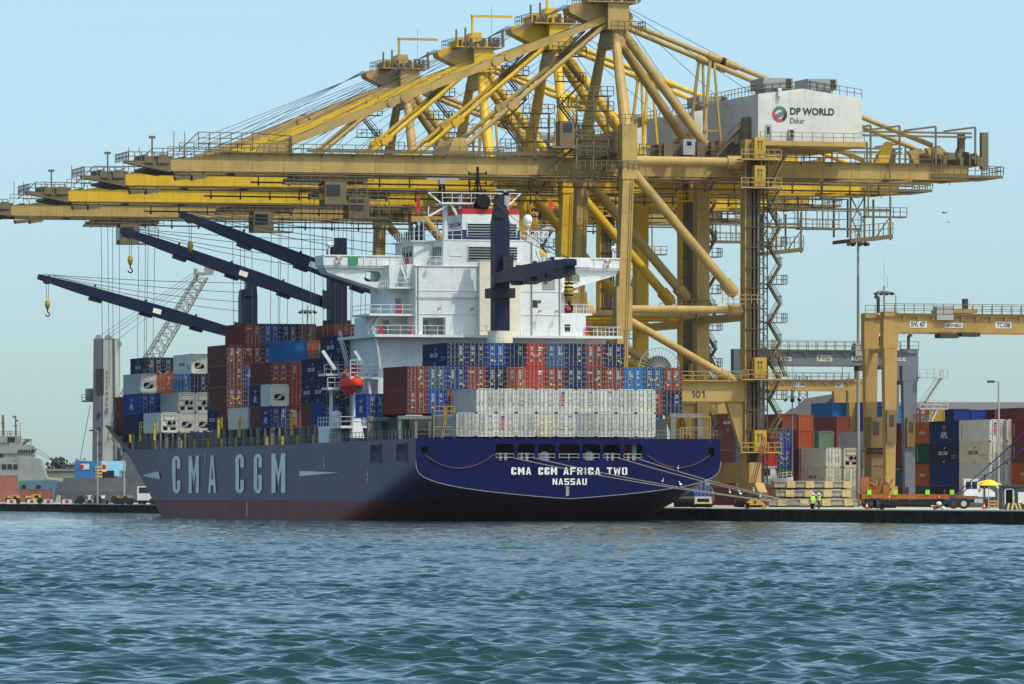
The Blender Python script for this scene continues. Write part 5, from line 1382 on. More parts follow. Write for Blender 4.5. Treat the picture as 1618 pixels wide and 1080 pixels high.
# left of the gantry
stack(1305, 862, ['cream:rdoors', 'cream:rdoors::cma', 'white:rdoors'], 'cream stack beside the parked hatch covers')
stack(1333, 866, ['cream:rdoors', 'cream:rdoors', 'cream:reefer'], 'cream stack with the cooling unit')
stack(1364, 868, ['white:rdoors', 'white:rdoors', 'grey:rdoors'], 'pale stack behind the yellow gantry leg')
stack(1365, 905, [None, MR, NV, 'cream:rdoors'], 'stack under the single high cream box')
stack(1262, 884, [MR, BR + ':front', BR + ':front', OR + ':front'], 'tall brown and orange stack')
stack(1294, 900, [MR, NV, BR, 'pale green:front'], 'stack under the pale green box')
stack(1236, 915, [MR, BR, BL, NV, MR + ':front'], 'big maroon row left of the brown stack')
stack(1262, 925, [MR, BR, BL, NV, OR + ':front'], 'rust red row behind the lamp post')
stack(1203, 870, [MR + ':front', MR + ':front', RD + ':front', RD + ':front'], 'red stack behind the stair tower')
stack(1228, 885, [MR, 'green', BL, BL], 'stack behind the white motor boat')
stack(1298, 955, [MR, BR, NV, 'grey:doors::text', BR], 'row behind the pale green box')
stack(1322, 945, [MR, BR, NV, MR, MR + ':front'], 'maroon row beside the single cream box')
stack(1316, 985, [MR, BR, NV, MR, BL, BB + ':front'], 'long blue box high at the back')
stack(1340, 985, [MR, BR, NV, MR, DB, 'white:front'], 'white and blue row at the back')
stack(1384, 975, [MR, BR, NV, MR, DB, BL + ':front'], 'blue row behind the yellow gantry leg')
stack(1168, 905, [MR, RD, MR, BR, MR + ':doors::cma'], 'maroon row behind the ochre crane leg')
stack(1146, 925, [MR, RD, OR, BR, DB], 'blue row behind the stern of the ship')
stack(1131, 935, [MR, RD, OR, BR, MR], 'brown row behind the stern of the ship')

# ---------------------------------------------------------------- sheds behind the yard
ROOF = paint('shed_roof', (.12, .10, .07), .85, .2, .08, streak=False); WALLG = paint('shed_wall', (.12, .12, .12), .8, .2, .1)
def shed(label, x0, x1, Y, D, ze, zr, px=None, roofs=1, gable=True):
    X0, _ = at(x0, Y); X1, _ = at(x1, Y); W = X1 - X0
    o = thing('warehouse', label, 'warehouse', (X0, Y, 0), R(3))
    m = MB(); m.prism([(0, GZ), (W, GZ), (W, ze), (W / 2, zr - .3), (0, ze)] if gable else [(0, GZ), (W, GZ), (W, ze), (0, ze)], 0, D, 'y'); m.build('wall', WALLG, o)
    m = MB()
    if gable:
        for a, b in (((-.5, ze - .2), (W / 2, zr)), ((W / 2, zr), (W + .5, ze - .2))):
            m.quad([(a[0], -1, a[1]), (b[0], -1, b[1]), (b[0], D, b[1]), (a[0], D, a[1])]); m.quad([(a[0], -1, a[1] - .5), (b[0], -1, b[1] - .5), (b[0], -1, b[1]), (a[0], -1, a[1])])
    else:
        m.quad([(0, -1, ze), (W, -1, ze), (W, D, zr), (0, D, zr)]); m.box(0, W, -1.2, -1, ze - .8, ze)
        m.box(0, W, -.25, -.1, ze - 4.2, ze - 2.6)
    m.build('roof', ROOF, o)
shed('pale grey gabled warehouse low behind the yard', 1262, 1330, 1180, 60, 17.0, 21.0)
shed('taller grey gabled warehouse behind the first one', 1284, 1350, 1270, 60, 20.0, 24.6)
shed('very long low warehouse with a pale roof at far right', 1345, 1760, 1290, 130, 21.5, 25.2, gable=False)

# ---------------------------------------------------------------- lamp masts and lamp posts
def light_mast(label, px, Y, h, heads=8, r=.26, cat='light mast', group='floodlight masts', ring=.95):
    o = thing('light_mast', label, cat, place(px, Y), 0, group)
    m = MB(); m.tube((0, 0, GZ), (0, 0, h), r, 10, r2=r * .6); m.build('pole', GREYM, o)
    m = MB(); m.tube((0, 0, h - .7), (0, 0, h - .55), ring, 14); m.tube((0, 0, h - .6), (0, 0, h + .4), .22, 8); m.bar((0, 0, h), (0, 0, h + 5), .08); m.bar((ring * .5, 0, h), (ring * .5, 0, h + 2.2), .1); m.build('head_frame', GREYM, o)
    for k in range(heads):
        t = 2 * math.pi * k / heads; c = Vector((math.cos(t) * ring * 1.15, math.sin(t) * ring * 1.15, h - .9)); d = Vector((math.cos(t), math.sin(t), -.6))
        m = MB(); m.bar(c, c + d * .45, .5, .36); m.build('floodlight', DARK, o)
light_mast('tall grey floodlight mast right of the harbour cranes', 1356, 815, 38.5, 9)
light_mast('floodlight mast rising behind the yellow yard gantry', 1397, 1120, 42, 10, .3, ring=1.3)
light_mast('far floodlight mast seen between the blue deck crane posts', 486, 1300, 44, 10, .3, ring=1.4)
light_mast('short lamp mast before the brown stack behind the yard crane', 1252, 820, 17.2, 4, .16, ring=.6)
def lamp_post(label, px, Y, h):
    o = thing('lamp_post', label, 'lamp post', place(px, Y), 0, 'lamp posts')
    m = MB(); m.tube((0, 0, GZ), (0, 0, h), .16, 8, r2=.11); m.bar((0, 0, h), (-.9, 0, h), .1); m.build('pole', GREYM, o)
    m = MB(); m.box(-1.4, -.5, -.2, .2, h - .15, h + .12); m.build('lamp_head', DARK, o)
    if px > 1500: m = MB(); m.tube((0, -.3, GZ + 2.7), (0, -.25, GZ + 2.7), .35, 14); m.build('round_sign', HOUSEW, o)
lamp_post('slim lamp post beside the white stack at right', 1578, 715, 16.7)
lamp_post('slim pole by the blue cabin on the left quay', 154, 1010, 14)
lamp_post('slim pole between the blue cabin and the bow', 196, 1010, 9)
m = MB()
def lattice(m, p, q, w0, w1, n, t, mi=0):
    p, q = Vector(p), Vector(q); d = (q - p).normalized(); up = Vector((0, 0, 1)) if abs(d.z) < .9 else Vector((0, 1, 0))
    a = d.cross(up).normalized(); b = a.cross(d).normalized(); R0 = []
    for i in range(n + 1):
        f = i / n; c = p.lerp(q, f); w = w0 + (w1 - w0) * f
        R0.append([c + a * (w / 2 * i_) + b * (w / 2 * j_) for i_, j_ in ((-1, -1), (1, -1), (1, 1), (-1, 1))])
    for i in range(n):
        for k in range(4):
            m.bar(R0[i][k], R0[i + 1][k], t * 1.5, m=mi); m.bar(R0[i][k], R0[i + 1][(k + 1) % 4], t, m=mi); m.bar(R0[i][k], R0[i][(k + 1) % 4], t, m=mi)
o = thing('lattice_mast', 'far lattice radio mast between the distant gantry and the stairs', 'mast', place(1269, 1500), 0)
lattice(m, (0, 0, GZ), (0, 0, 33), 2.6, 2.0, 14, .16); m.build('lattice', STEEL, o)

# ---------------------------------------------------------------- mobile harbour crane at left
def mobile_crane():
    HG = paint('harbour_crane_grey', (.105, .112, .118), .6, .22, .3); HW = paint('harbour_crane_white', (.40, .385, .32), .55, .2, .3)
    Y = 1060; s = Y / FPX
    g = thing('mobile_harbour_crane', 'grey mobile harbour crane with tower and raised lattice boom beside the bow', 'harbour crane', place(168, Y), R(-12))
    def P(px, py): return ((px - 168) * s, zat(py, Y))
    m = MB(); w = 2.15; zt = zat(535, Y)
    m.bar((0, 0, 7), (0, 0, zt), 2 * w, 3.4, 0, w2=2 * w * .9, h2=3.0)
    t = m.build('tower', HG, g)
    m = MB(); m.bar((.75, -1.62, 7), (.7, -1.47, zt - .2), 1.9, .25, 0, w2=1.6, h2=.2); m.bar((w + .0, 0, 7), (w - .18, 0, zt - .2), .18, 2.8); m.build('ladder_face', HW, t)
    m = MB(); m.box(-1.35, .0, -1.75, -1.5, 21.0, 25.5); 
    for z in (10.2, 12.2, 14.8, 17.4): m.tube((-.9, -1.9, z), (-.9, -1.6, z), .35, 12)
    m.build('window', DARK, t)
    m = MB(); add_text(m, 'D', (.2, -1.78, 17.4), (1, 0, 0), .7, .5, 0, .03)
    for k, ch in enumerate('GOTTWALD'): add_text(m, ch, (.35, -1.72, 24.6 - k * .95), (1, 0, 0), .5, .6, 0, .02)
    m.build('maker_letters', LETK, t)
    m = MB()
    for x, z in ((-1.4, zt + .1), (.4, zt + .1), (2.2, zt - .9)): m.tube((x, -.3, z), (x, .3, z), .62, 16)
    m.build('sheave', GREYM, t)
    m = MB(); m.box(-4.2, -1.8, -1.2, 1.0, 19.6, 19.9); m.box(-3.6, -2.2, -1, .8, 19.9, 22.0); m.rail([(-4.2, -1.2, 19.9), (-2, -1.2, 19.9)], 1, .7, .1); m.build('operator_cab', HG, t)
    a = P(184, 655); b = P(328, 436)
    m = MB(); m.tube
    lattice(m, (a[0] - 1.0, -1, a[1] - 6), (a[0] + 2.5, -1, a[1] + 3), 1.2, 2.6, 5, .13); lattice(m, (a[0] + 2.5, -1, a[1] + 3), (b[0], -1, b[1]), 2.6, 1.7, 18, .13); m.build('lattice_boom', paint('boom_pale', (.28, .27, .235), .6, .2, .5), g)
    m = MB(); m.box(b[0] - 1.5, b[0] + 1.8, -1.6, -.4, b[1], b[1] + .5); m.tube((b[0] + 1.2, -1.2, b[1] + 1.1), (b[0] + 1.2, -.8, b[1] + 1.1), .95, 18); m.bar((b[0] - 1.3, -1, b[1]), (b[0] - 1.3, -1, b[1] + 1.2), .6); m.build('boom_head', paint('boom_pale', ()), g)
    m = MB()
    for k in range(4): m.bar((-1.4 + k * 1.2, -.2, zt + .4 - .5 * (k == 3)), (b[0] - 1 + .4 * k, -.8, b[1] + .9 - .3 * k), .06)
    m.bar((-3, 0, 19), (-5.5, 0, 6), .08); m.bar((1.5, -1, 18), (3, -1, 7), .08); m.build('boom_rope', WIRE, g)
    # carriage
    m = MB(); m.box(-8, 14, -4, 4, 3.0, 5.4); m.box(3.5, 12.5, -2, 4, 5.4, 14); m.box(-7, -4, -5, -4, 1.5, 3.2)
    for k in range(7): m.tube((-6 + 2.6 * k, -4.3, 2.4), (-6 + 2.6 * k, -3.4, 2.4), .9, 12)
    m.build('carriage', paint('carriage_grey', (.10, .105, .11), .7, .3, .4), g)
mobile_crane()
# blue machinery cabin in front of it
def blue_cabin():
    Y = 1035; s = Y / FPX
    g = thing('site_cabin', 'two storey blue site cabin with pale blue end at the mobile crane foot', 'cabin', place(118, Y), R(0))
    z0, z1 = 6.0, zat(728, Y)
    m = MB(); W = 41 * s; m.box(0, W, 0, 9, z0, z1); m.box(-.05, W + .05, -.06, 0, (z0 + z1) / 2 - .1, (z0 + z1) / 2); m.build('body', paint('cabin_blue', (.03, .14, .33), .5, .15, .5), g)
    m = MB(); m.box(W, 75 * s, .6, 9, (z0 + z1) / 2 - .2, z1); m.box(62 * s, 70 * s, .5, 9, z0 + .3, (z0 + z1) / 2 - .2); m.build('end_panel', paint('cabin_pale_blue', (.25, .50, .66), .5, .1, .5), g)
    m = MB(); m.box(W, 62 * s, 1.2, 9, z0, (z0 + z1) / 2 - .2); m.build('window_band', GLASS, g)
    m = MB(); m.box(9 * s, 23 * s, -.06, -.01, z1 - 1.5, z1 - .5, 0); m.tube((11 * s, -.1, z1 - 1), (11 * s, -.06, z1 - 1), .4, 12, 1); m.box(43 * s, 50 * s, .5, .58, z1 - 1.9, z1 - .2, 0); m.tube((46 * s, .44, z1 - 1), (46 * s, .5, z1 - 1), .4, 12, 1); m.build('logo_panel', [HOUSEW, REDP], g)
    m = MB(); m.box(-2, 76 * s, -.3, 10, GZ + 2.2, z0); m.build('platform', paint('carriage_grey', ()), g)
    m = MB()
    for k in range(4): m.box(W - .9, W + .3, -.12, -.07, z0 + .1 + k * .55, z0 + .4 + k * .55)
    m.build('hazard_plate', YELP, g)
    for x in (1, 4, 7): 
        m = MB(); m.tube((x, -.4, GZ + .7), (x, 1, GZ + .7), .7, 16); m.build('wheel', RUBBER, g)
blue_cabin()

# ---------------------------------------------------------------- tug and other things on the far left quay
def tug():
    Y = 1300; s = Y / FPX
    TG = paint('tug_grey', (.24, .25, .22), .6, .2, .3); TB = paint('tug_teal', (.08, .16, .17), .55, .2, .3)
    v, u = uv(*at(-20, Y)); g = thing('tug_boat', 'grey tug boat with a wheelhouse of slanted windows behind the left quay', 'boat', place(0, Y), 0)
    def X(px): return px * s
    def Z(py): return zat(py, Y)
    m = MB(); m.prism([(X(-60), -.5), (X(78), -.5), (X(90), Z(766)), (X(88), Z(758)), (X(-60), Z(762))], 0, 9, 'y', 1); m.prism([(X(-60), Z(762)), (X(88), Z(758)), (X(82), Z(757)), (X(75), Z(755)), (X(-60), Z(757))], .2, 8.8, 'y', 0); m.build('hull', [TG, TB], g)
    m = MB(); m.prism([(X(-60), Z(757)), (X(73), Z(757)), (X(62), Z(724)), (X(24), Z(724)), (X(24), Z(730)), (X(-60), Z(730))], 1.5, 8, 'y', 0); m.box(X(26), X(52), 2.4, 7.4, Z(724), Z(716)); m.prism([(X(26), Z(716)), (X(50), Z(716)), (X(54), Z(709)), (X(48), Z(702)), (X(-60), Z(702)), (X(-60), Z(716))], 2.2, 7.6, 'y', 0); m.box(X(-60), X(30), 2.5, 7.5, Z(730), Z(704)); m.box(X(-60), X(30), 3, 7, Z(704), Z(688)); m.build('deckhouse', TG, g)
    m = MB()
    for k in range(6): m.prism([(X(27 + 4.2 * k), Z(715)), (X(30 + 4.2 * k), Z(715)), (X(30.6 + 4.2 * k), Z(710)), (X(27.6 + 4.2 * k), Z(710))], 2.1, 2.2, 'y')
    for k in range(3): m.box(X(5 + 9 * k - 3), X(9 + 9 * k), 1.4, 1.5, Z(741), Z(733))
    m.box(X(-4), X(4), 2.4, 2.5, Z(722), Z(710)); m.box(X(10), X(22), 2.9, 3, Z(698), Z(690)); m.build('window', GLASS, g)
    m = MB()
    for x, y0, y1, w in ((3, 688, 655, .5), (23, 690, 656, .35), (30, 690, 666, .12), (14, 704, 680, .2)): m.bar((X(x), 4, Z(y0)), (X(x - 1), 4, Z(y1)), w)
    for x, y in ((2, 668), (22, 672), (24, 664), (20, 658)): m.bar((X(x - 3), 4, Z(y)), (X(x + 3), 4, Z(y)), .3)
    m.rail([(X(26), 2.4, Z(702)), (X(48), 2.4, Z(702))], 1.2, .6, .1); m.rail([(X(-20), 3, Z(688)), (X(28), 3, Z(688))], 1, .8, .1); m.bar((X(34), 3, Z(702)), (X(44), 3, Z(694)), .5); m.bar((X(36), 3, Z(695)), (X(48), 3, Z(695)), .3)
    m.bar((X(-5), 2.2, Z(700)), (X(14), 2.2, Z(700)), .3); m.build('mast', STEEL, g)
    for x in (38, 61):
        m = MB(); m.tube((X(x), -.5, Z(769)), (X(x), 0, Z(769)), .5, 12); m.build('tyre_fender', RUBBER, g)
    m = MB(); m.bar((X(50), 2, Z(704)), (X(112), 2, Z(745)), .1); m.bar((X(52), 2, Z(712)), (X(118), 2, Z(747)), .1); m.build('bow_line', WIRE, g)
tug()
# pink-red old boxes, yellow barriers and machines along the far quay
for px, Y, c, lab, t in ((28, 1235, 'faded red', 'faded red short container in front of the tug, lower one', 0), (28, 1235, 'faded red', 'faded red short container in front of the tug, upper one', 1), (84, 1245, 'faded red', 'faded orange red container half hidden by yellow machines on the left quay', 0)):
    loc = place(px, Y); container(Vector((loc.x, loc.y, GZ + t * 2.82)), c, lab, 'old containers on the left quay', 'doors', 5.3 if px < 50 else 9.0, rz=R(90))
def shed_simple(lab, x0, x1, y0, y1, Y, mat, roof):
    s = Y / FPX; o = thing('low_building', lab, 'building', place(x0, Y), 0); W = (x1 - x0) * s; z = zat(y0, Y)
    m = MB(); m.box(0, W, 0, 14, 0.5, z); m.build('wall', mat, o)
    m = MB(); m.box(-.4, W + .4, -.6, 14.4, z, z + .5); m.build('roof', roof, o)
    m = MB()
    for k in range(3): m.box(W * (.12 + .3 * k), W * (.12 + .3 * k) + 1.6, -.05, 0, z - 4.6, z - 2.4)
    m.build('window', GLASS, o)
shed_simple('low cream building with dark openings between tug and blue cabin', 70, 119, 744, 790, 1330, paint('wall_cream', (.42, .38, .25), .8, .2, .2), paint('roof_grey_brown', (.22, .2, .17), .8, .2, .2))
shed_simple('grey blank wall building behind the foot of the mobile crane', 172, 262, 700, 790, 1180, paint('wall_bluegrey', (.17, .175, .19), .8, .15, .1), ROOF)
def barrier_row():
    r = random.Random(5)
    for k, px in enumerate((18, 50, 76, 106, 142, 160)):
        Y = 1040 + r.uniform(-8, 8); o = thing('quay_barrier', 'red and white plastic barrier on the far left quay', 'barrier', place(px, Y) + Vector((0, 0, GZ)), R(r.uniform(-15, 15)), 'barriers along the left quay')
        m = MB(); m.prism([(-.9, 0), (.9, 0), (.75, .8), (-.75, .8)], -.25, .25, 'y', 0); m.box(-.3, .3, -.27, .27, .2, .7, 1); m.build('body', [HOUSEW, REDP], o)
barrier_row()
def yellow_machine(lab, px, Y, W, H, seed, mat=YELP):
    r = random.Random(seed); o = thing('yellow_machine', lab, 'machine', place(px, Y) + Vector((0, 0, GZ)), R(r.uniform(-8, 8)), 'machines on the left quay')
    m = MB(); m.box(-W / 2, W / 2, -1, 1, .7, H * .45); m.box(-W * .1, W * .35, -.8, .8, H * .45, H); m.prism([(-W / 2, H * .45), (-W * .15, H * .45), (-W * .45, H * .95)], -.3, .3, 'y'); m.bar((-W * .5, 0, H * .6), (W * .1, 0, H * .9), .3); m.build('body', mat, o)
    for x in (-W * .35, W * .3):
        w = MB(); w.tube((x, -1.2, .55), (x, -.8, .55), .55, 14); w.build('wheel', RUBBER, o)
    w = MB(); w.box(0, W * .25, -.84, -.8, H * .6, H * .9); w.build('window', GLASS, o)
yellow_machine('yellow forklift with a lowered boom in front of the faded red boxes', 22, 1075, 2.4, 1.5, 1)
yellow_machine('yellow wheeled machine near the tall cone on the left quay', 54, 1078, 3.2, 1.7, 2)
yellow_machine('yellow loader between the blue cabin and the bow', 196, 1000, 2.6, 1.5, 3, paint('ochre_machine', (.33, .2, .03), .6, .4, .6))
yellow_machine('yellow loader half hidden behind the bow', 238, 985, 2.8, 1.9, 4, paint('ochre_machine', ()))
def small_truck(lab, px, Y, sc=1.0):
    o = thing('small_truck', lab, 'truck', place(px, Y) + Vector((0, 0, GZ)), R(0)); o.scale = (sc,) * 3
    m = MB(); m.prism([(-1.2, .7), (1.2, .7), (1.25, 1.8), (.9, 3.0), (-1.2, 3.0)], -1.1, 1.1, 'y'); m.box(1.2, 2.2, -1, 1, .7, 1.7); m.build('cab', WHITE, o)
    m = MB(); m.box(-.9, .7, -1.13, -1.1, 1.9, 2.8); m.build('window', GLASS, o)
    m = MB(); m.box(-4.5, 2.1, -.6, .6, .5, .75); m.build('chassis', DARK, o)
    for x in (-3.6, -2.2, 1.3):
        w = MB(); w.tube((x, -1.15, .55), (x, -.8, .55), .55, 14); w.build('wheel', RUBBER, o)
small_truck('small white truck cab next to the bow on the left quay', 229, 960)
# trees far behind the left quay
LEAF = [paint('hazed_foliage_%s' % n, c, .9, .3, .8, streak=False, vary=.15) for n, c in (('dark', (.08, .08, .06)), ('grey', (.13, .125, .10)))]  # leaf colours lightened and greyed to carry the distance haze
BARK = plain('bark', (.09, .07, .05), .9)
def tree(lab, px, Y, h, w, seed):
    r = random.Random(seed); o = thing('tree', lab, 'tree', place(px, Y) + Vector((0, 0, 0)), 0, 'trees behind the left quay')
    m = MB(); m.tube((0, 0, 0), (.4, 0, h * .55), .5, 8, r2=.28)
    for k in range(5): a = r.uniform(0, 6.28); m.tube((.3, 0, h * .4), (math.cos(a) * w * .35, math.sin(a) * w * .3, h * .8), .2, 6, r2=.06)
    m.build('trunk', BARK, o)
    m = MB()
    cl = [(r.gauss(0, w * .26), r.gauss(0, w * .2), h * r.uniform(.55, .95), r.uniform(.12, .22) * w) for _ in range(16)]
    for k in range(1100):
        cx, cy, cz, cr = r.choice(cl); d = Vector((r.gauss(0, 1), r.gauss(0, 1), r.gauss(0, .6))).normalized() * cr * r.random() ** .4
        p = Vector((cx, cy, cz)) + d; a = Vector((r.gauss(0, 1), r.gauss(0, 1), r.gauss(0, 1))).normalized() * r.uniform(.25, .55); b = a.cross(Vector((r.random(), r.random(), r.random() + .1))).normalized() * r.uniform(.2, .45)
        m.quad([p - a, p + b, p + a, p - b], 0 if r.random() < .55 else 1)
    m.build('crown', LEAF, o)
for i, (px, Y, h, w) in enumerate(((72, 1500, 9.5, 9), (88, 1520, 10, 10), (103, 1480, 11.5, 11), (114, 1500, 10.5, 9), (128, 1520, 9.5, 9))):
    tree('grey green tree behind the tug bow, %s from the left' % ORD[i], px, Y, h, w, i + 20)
o = thing('house_row', 'row of far white houses under the trees behind the left quay', 'houses', place(70, 1420), 0)
m = MB(); r = random.Random(3)
for k in range(12): x = k * .95 * 1.0; m.box(x, x + .8, 0, 6, 0, 5.2 + r.uniform(0, 1.6))
m.build('walls', HOUSEW, o)
# ---------------------------------------------------------------- things on the near quay
ORG = paint('trailer_orange', (.31, .10, .010), .65, .45, .9, rust=.15)
def q(v_off, u): return T(QV + v_off, u, GZ)
def on_quay(px, off):
    """the point on the quay, off metres behind its edge, seen in photo column px"""
    k = (px - 809) / FPX; v = QV + off
    u = (OX + v * CP - k * (OY + v * SP)) / (SP + k * CP)
    return T(v, u, GZ)
# parked hatch covers
def hatch_covers():
    Y = 768; s = Y / FPX
    a = place(1232, Y)
    for k, (x0, x1) in enumerate(((1215, 1355), (1226, 1345), (1224, 1343))):
        o = thing('hatch_cover', ('lowest pontoon of the parked pile of hatch covers', 'middle pontoon of the parked pile of hatch covers', 'topmost pontoon of the parked pile of hatch covers')[k], 'hatch cover', place(x0, Y) + Vector((0, 0, GZ + .05 + k * 1.16)), 0, 'parked hatch covers')
        W = (x1 - x0) * s
        m = MB(); m.box(0, W, 0, 11, .2, .98, 0); m.box(-.1, W + .1, -.12, 11, .9, 1.04, 0); m.box(.4, W - .4, .3, 10, 0, .2, 1)
        for j in range(14): m.box(W * j / 14, W * j / 14 + .12, -.05, 0, .2, .9, 0)
        m.build('panel', [paint('pontoon_grey', (.33, .31, .24), .7, .4, .6, rust=.2), DARK], o)
        for j in range(4): m = MB(); x = W * (.1 + .25 * j) + .3 * k; m.box(x, x + 1.1, -.17, -.13, .15, .98); m.build('yellow_patch', paint('pale_yellow', (.55, .43, .17), .7, .3, .8), o)
hatch_covers()
def motor_boat():
    o = thing('motor_boat', 'white motor boat with a small cabin parked ashore beside the hatch covers', 'boat', place(1217, 800) + Vector((0, 0, GZ)), R(4))
    m = MB()
    secs = [(-2.6, 1.0, .1), (-1, 1.1, 0), (1, 1.05, .05), (2.2, .7, .35), (3.1, .05, .7)]
    for (x0, w0, k0), (x1, w1, k1) in zip(secs[:-1], secs[1:]):
        for sg in (-1, 1):
            a = [(x0, sg * w0, 1.3 + k0 * .5), (x0, sg * w0 * .8, .6 + k0), (x0, 0, .2 + k0)]; b = [(x1, sg * w1, 1.3 + k1 * .5), (x1, sg * w1 * .8, .6 + k1), (x1, 0, .2 + k1)]
            for i in range(2): m.quad([a[i], b[i], b[i + 1], a[i + 1]] if sg < 0 else [a[i + 1], b[i + 1], b[i], a[i]])
        m.quad([(x0, -w0, 1.3 + k0 * .5), (x0, w0, 1.3 + k0 * .5), (x1, w1, 1.3 + k1 * .5), (x1, -w1, 1.3 + k1 * .5)])
    h = m.build('hull', HOUSEW, o); h.location = (0, 0, 2.4)
    m = MB(); m.prism([(-2.3, 3.6), (1.0, 3.6), (.5, 5.3), (-2.2, 5.3)], -.9, .9, 'y'); m.box(-2.6, .8, -1, 1, 5.3, 5.42); m.rail([(1, -.9, 3.8), (2.8, -.4, 4)], .7, .6, .06); c = m.build('cabin', HOUSEW, o)
    m = MB(); m.box(-2.0, -1.3, -.93, -.9, 4.2, 5.1); m.box(-1.1, -.1, -.93, -.9, 4.2, 5.1); m.build('window', GLASS, c)
    m = MB(); m.box(-2.4, -2.0, -.9, .9, 0, 2.7); m.box(1, 1.4, -.9, .9, 0, 2.8); m.box(-2.4, 1.4, -.9, -.6, .9, 1.2); m.build('cradle', DARK, o)
motor_boat()
# orange trailer with its power pack, and the tractor
def trailer():
    Y = 690; s = Y / FPX; o = thing('flatbed_trailer', 'long orange skeletal trailer with lime green corner blocks along the quay', 'trailer', place(1358, Y) + Vector((0, 0, GZ)), 0)
    W = 184 * s
    m = MB(); m.box(0, W * .86, -.25, .0, 1.12, 1.68); m.box(0, W * .86, 2.0, 2.25, 1.12, 1.68); m.box(W * .8, W, -.1, 2.1, 1.35, 1.75)
    for k in range(9): m.box(W * .86 * k / 8.2, W * .86 * k / 8.2 + .25, -.3, 2.3, 1.1, 1.72)
    m.box(-.1, .2, -.3, 2.3, .6, 1.9); m.build('frame', ORG, o)
    m = MB()
    for f in (.065, .29, .565, .775): m.box(W * f, W * f + .5, -.36, .1, 1.62, 2.2)
    m.build('corner_block', paint('lime', (.30, .55, .03), .6, .1, 1), o)
    m = MB()
    for k in range(5): m.box(W * (.19 + .02 * k), W * (.2 + .02 * k), -.27, -.25, 1.3, 1.5, k % 2); m.box(W * (.62 + .02 * k), W * (.63 + .02 * k), -.27, -.25, 1.3, 1.5, k % 2)
    m.build('reflector', [REDP, HOUSEW], o)
    for x in (W * .1, W * .16, W * .9):
        for y in (-.3, 1.9):
            w = MB(); w.tube((x, y, .62), (x, y + .4, .62), .62, 18); w.tube((x, y - .02, .62), (x, y + .42, .62), .25, 10, 1); w.build('wheel', [RUBBER, DARK], o)
    m = MB(); m.box(W * .05, W * .83, .2, 1.8, .5, .95); m.build('underframe', DARK, o)
    g = thing('winch_unit', 'orange winch unit with jumbled machinery at the end of the long trailer', 'machine', place(1360, Y + .4) + Vector((0, 0, GZ + 1.76)), 0)
    m = MB(); m.box(0, 1.0, -.2, 2.2, 0, 1.9); m.box(.5, 3.3, .2, 1.8, 0, .8); m.box(2.6, 3.4, -.2, 1.6, 0, 1.0); m.build('body', ORG, g)
    r = random.Random(8); m = MB()
    for k in range(16): x = r.uniform(1.0, 3.6); m.bar((x, r.random() * 1.6, .4 + r.random() * 1.4), (x + r.uniform(-.9, .7), r.random() * 1.6, .6 + r.random() * 1.5), r.uniform(.1, .28))
    m.build('linkage', paint('rust_orange', (.28, .11, .03), .7, .4, 1), g)
trailer()
def tractor():
    Y = 686; o = thing('terminal_tractor', 'white terminal tractor cab coupled to the long orange trailer', 'truck', place(1540, Y) + Vector((0, 0, GZ)), 0)
    m = MB(); m.box(-1.3, .3, -1.15, .5, 1.5, 3.35); m.prism([(.3, 1.4), (2.3, 1.4), (2.25, 1.9), (1.6, 2.3), (.3, 2.35)], -1.15, 1.15, 'y'); m.box(.3, .8, -1.15, .5, 2.3, 3.2); m.box(-1.4, .4, -1.2, .6, 3.35, 3.45); c = m.build('cab', WHITE, o)
    m = MB(); m.box(-1.1, -.5, -1.18, -1.15, 2.3, 3.15); m.box(-.4, .2, -1.18, -1.15, 2.3, 3.15); m.box(.5, 1.6, -1.18, -1.15, 2.4, 2.9); m.build('window', GLASS, c)
    m = MB(); m.box(-3.4, 2.2, -.6, .6, .75, 1.1); m.box(-2.8, -1.6, -1.1, -.5, .9, 1.25); m.tube((1.05, -1.25, .8), (1.05, -1.25, 4.0), .09, 8); m.build('chassis', DARK, o)
    m = MB(); m.box(-.1, .9, -1.15, -.7, .7, 1.15); m.build('fuel_tank', GALV, o)
    for x in (-2.5, -1.35, 1.55):
        w = MB(); w.tube((x, -1.2, .6), (x, -.75, .6), .6, 18); w.tube((x, -1.23, .6), (x, -1.2, .6), .33, 12, 1); w.build('wheel', [RUBBER, GALV if x > -1.5 and x < 0 else DARK], o)
    m = MB(); m.box(.35, .6, -1.25, -1.15, 2.05, 2.25); m.build('lamp', REDP, o)
tractor()
o = thing('parasol', 'yellow parasol open beside the white tractor', 'parasol', place(1562, 676) + Vector((0, 0, GZ)), 0)
m = MB(); m.tube((0, 0, 0), (0, 0, 3.1), .05, 8); m.build('pole', HOUSEW, o)
m = MB(); m.lathe([(0, 3.35), (.5, 3.28), (1.0, 3.0), (1.25, 2.7), (1.2, 2.66)], n=8); m.build('canopy', paint('parasol_yellow', (.72, .48, .01), .6, .1, 1), o)
o = thing('pallet_stack', 'yellow and brown pallets under the parasol', 'pallets', place(1574, 668) + Vector((0, 0, GZ)), 0)
m = MB()
for k in range(3): m.box(-1.0 + .1 * k, .8, -.6, .6, .1 + .35 * k, .3 + .35 * k)
m.build('boards', paint('pallet', (.4, .26, .06), .8, .3, 1), o)
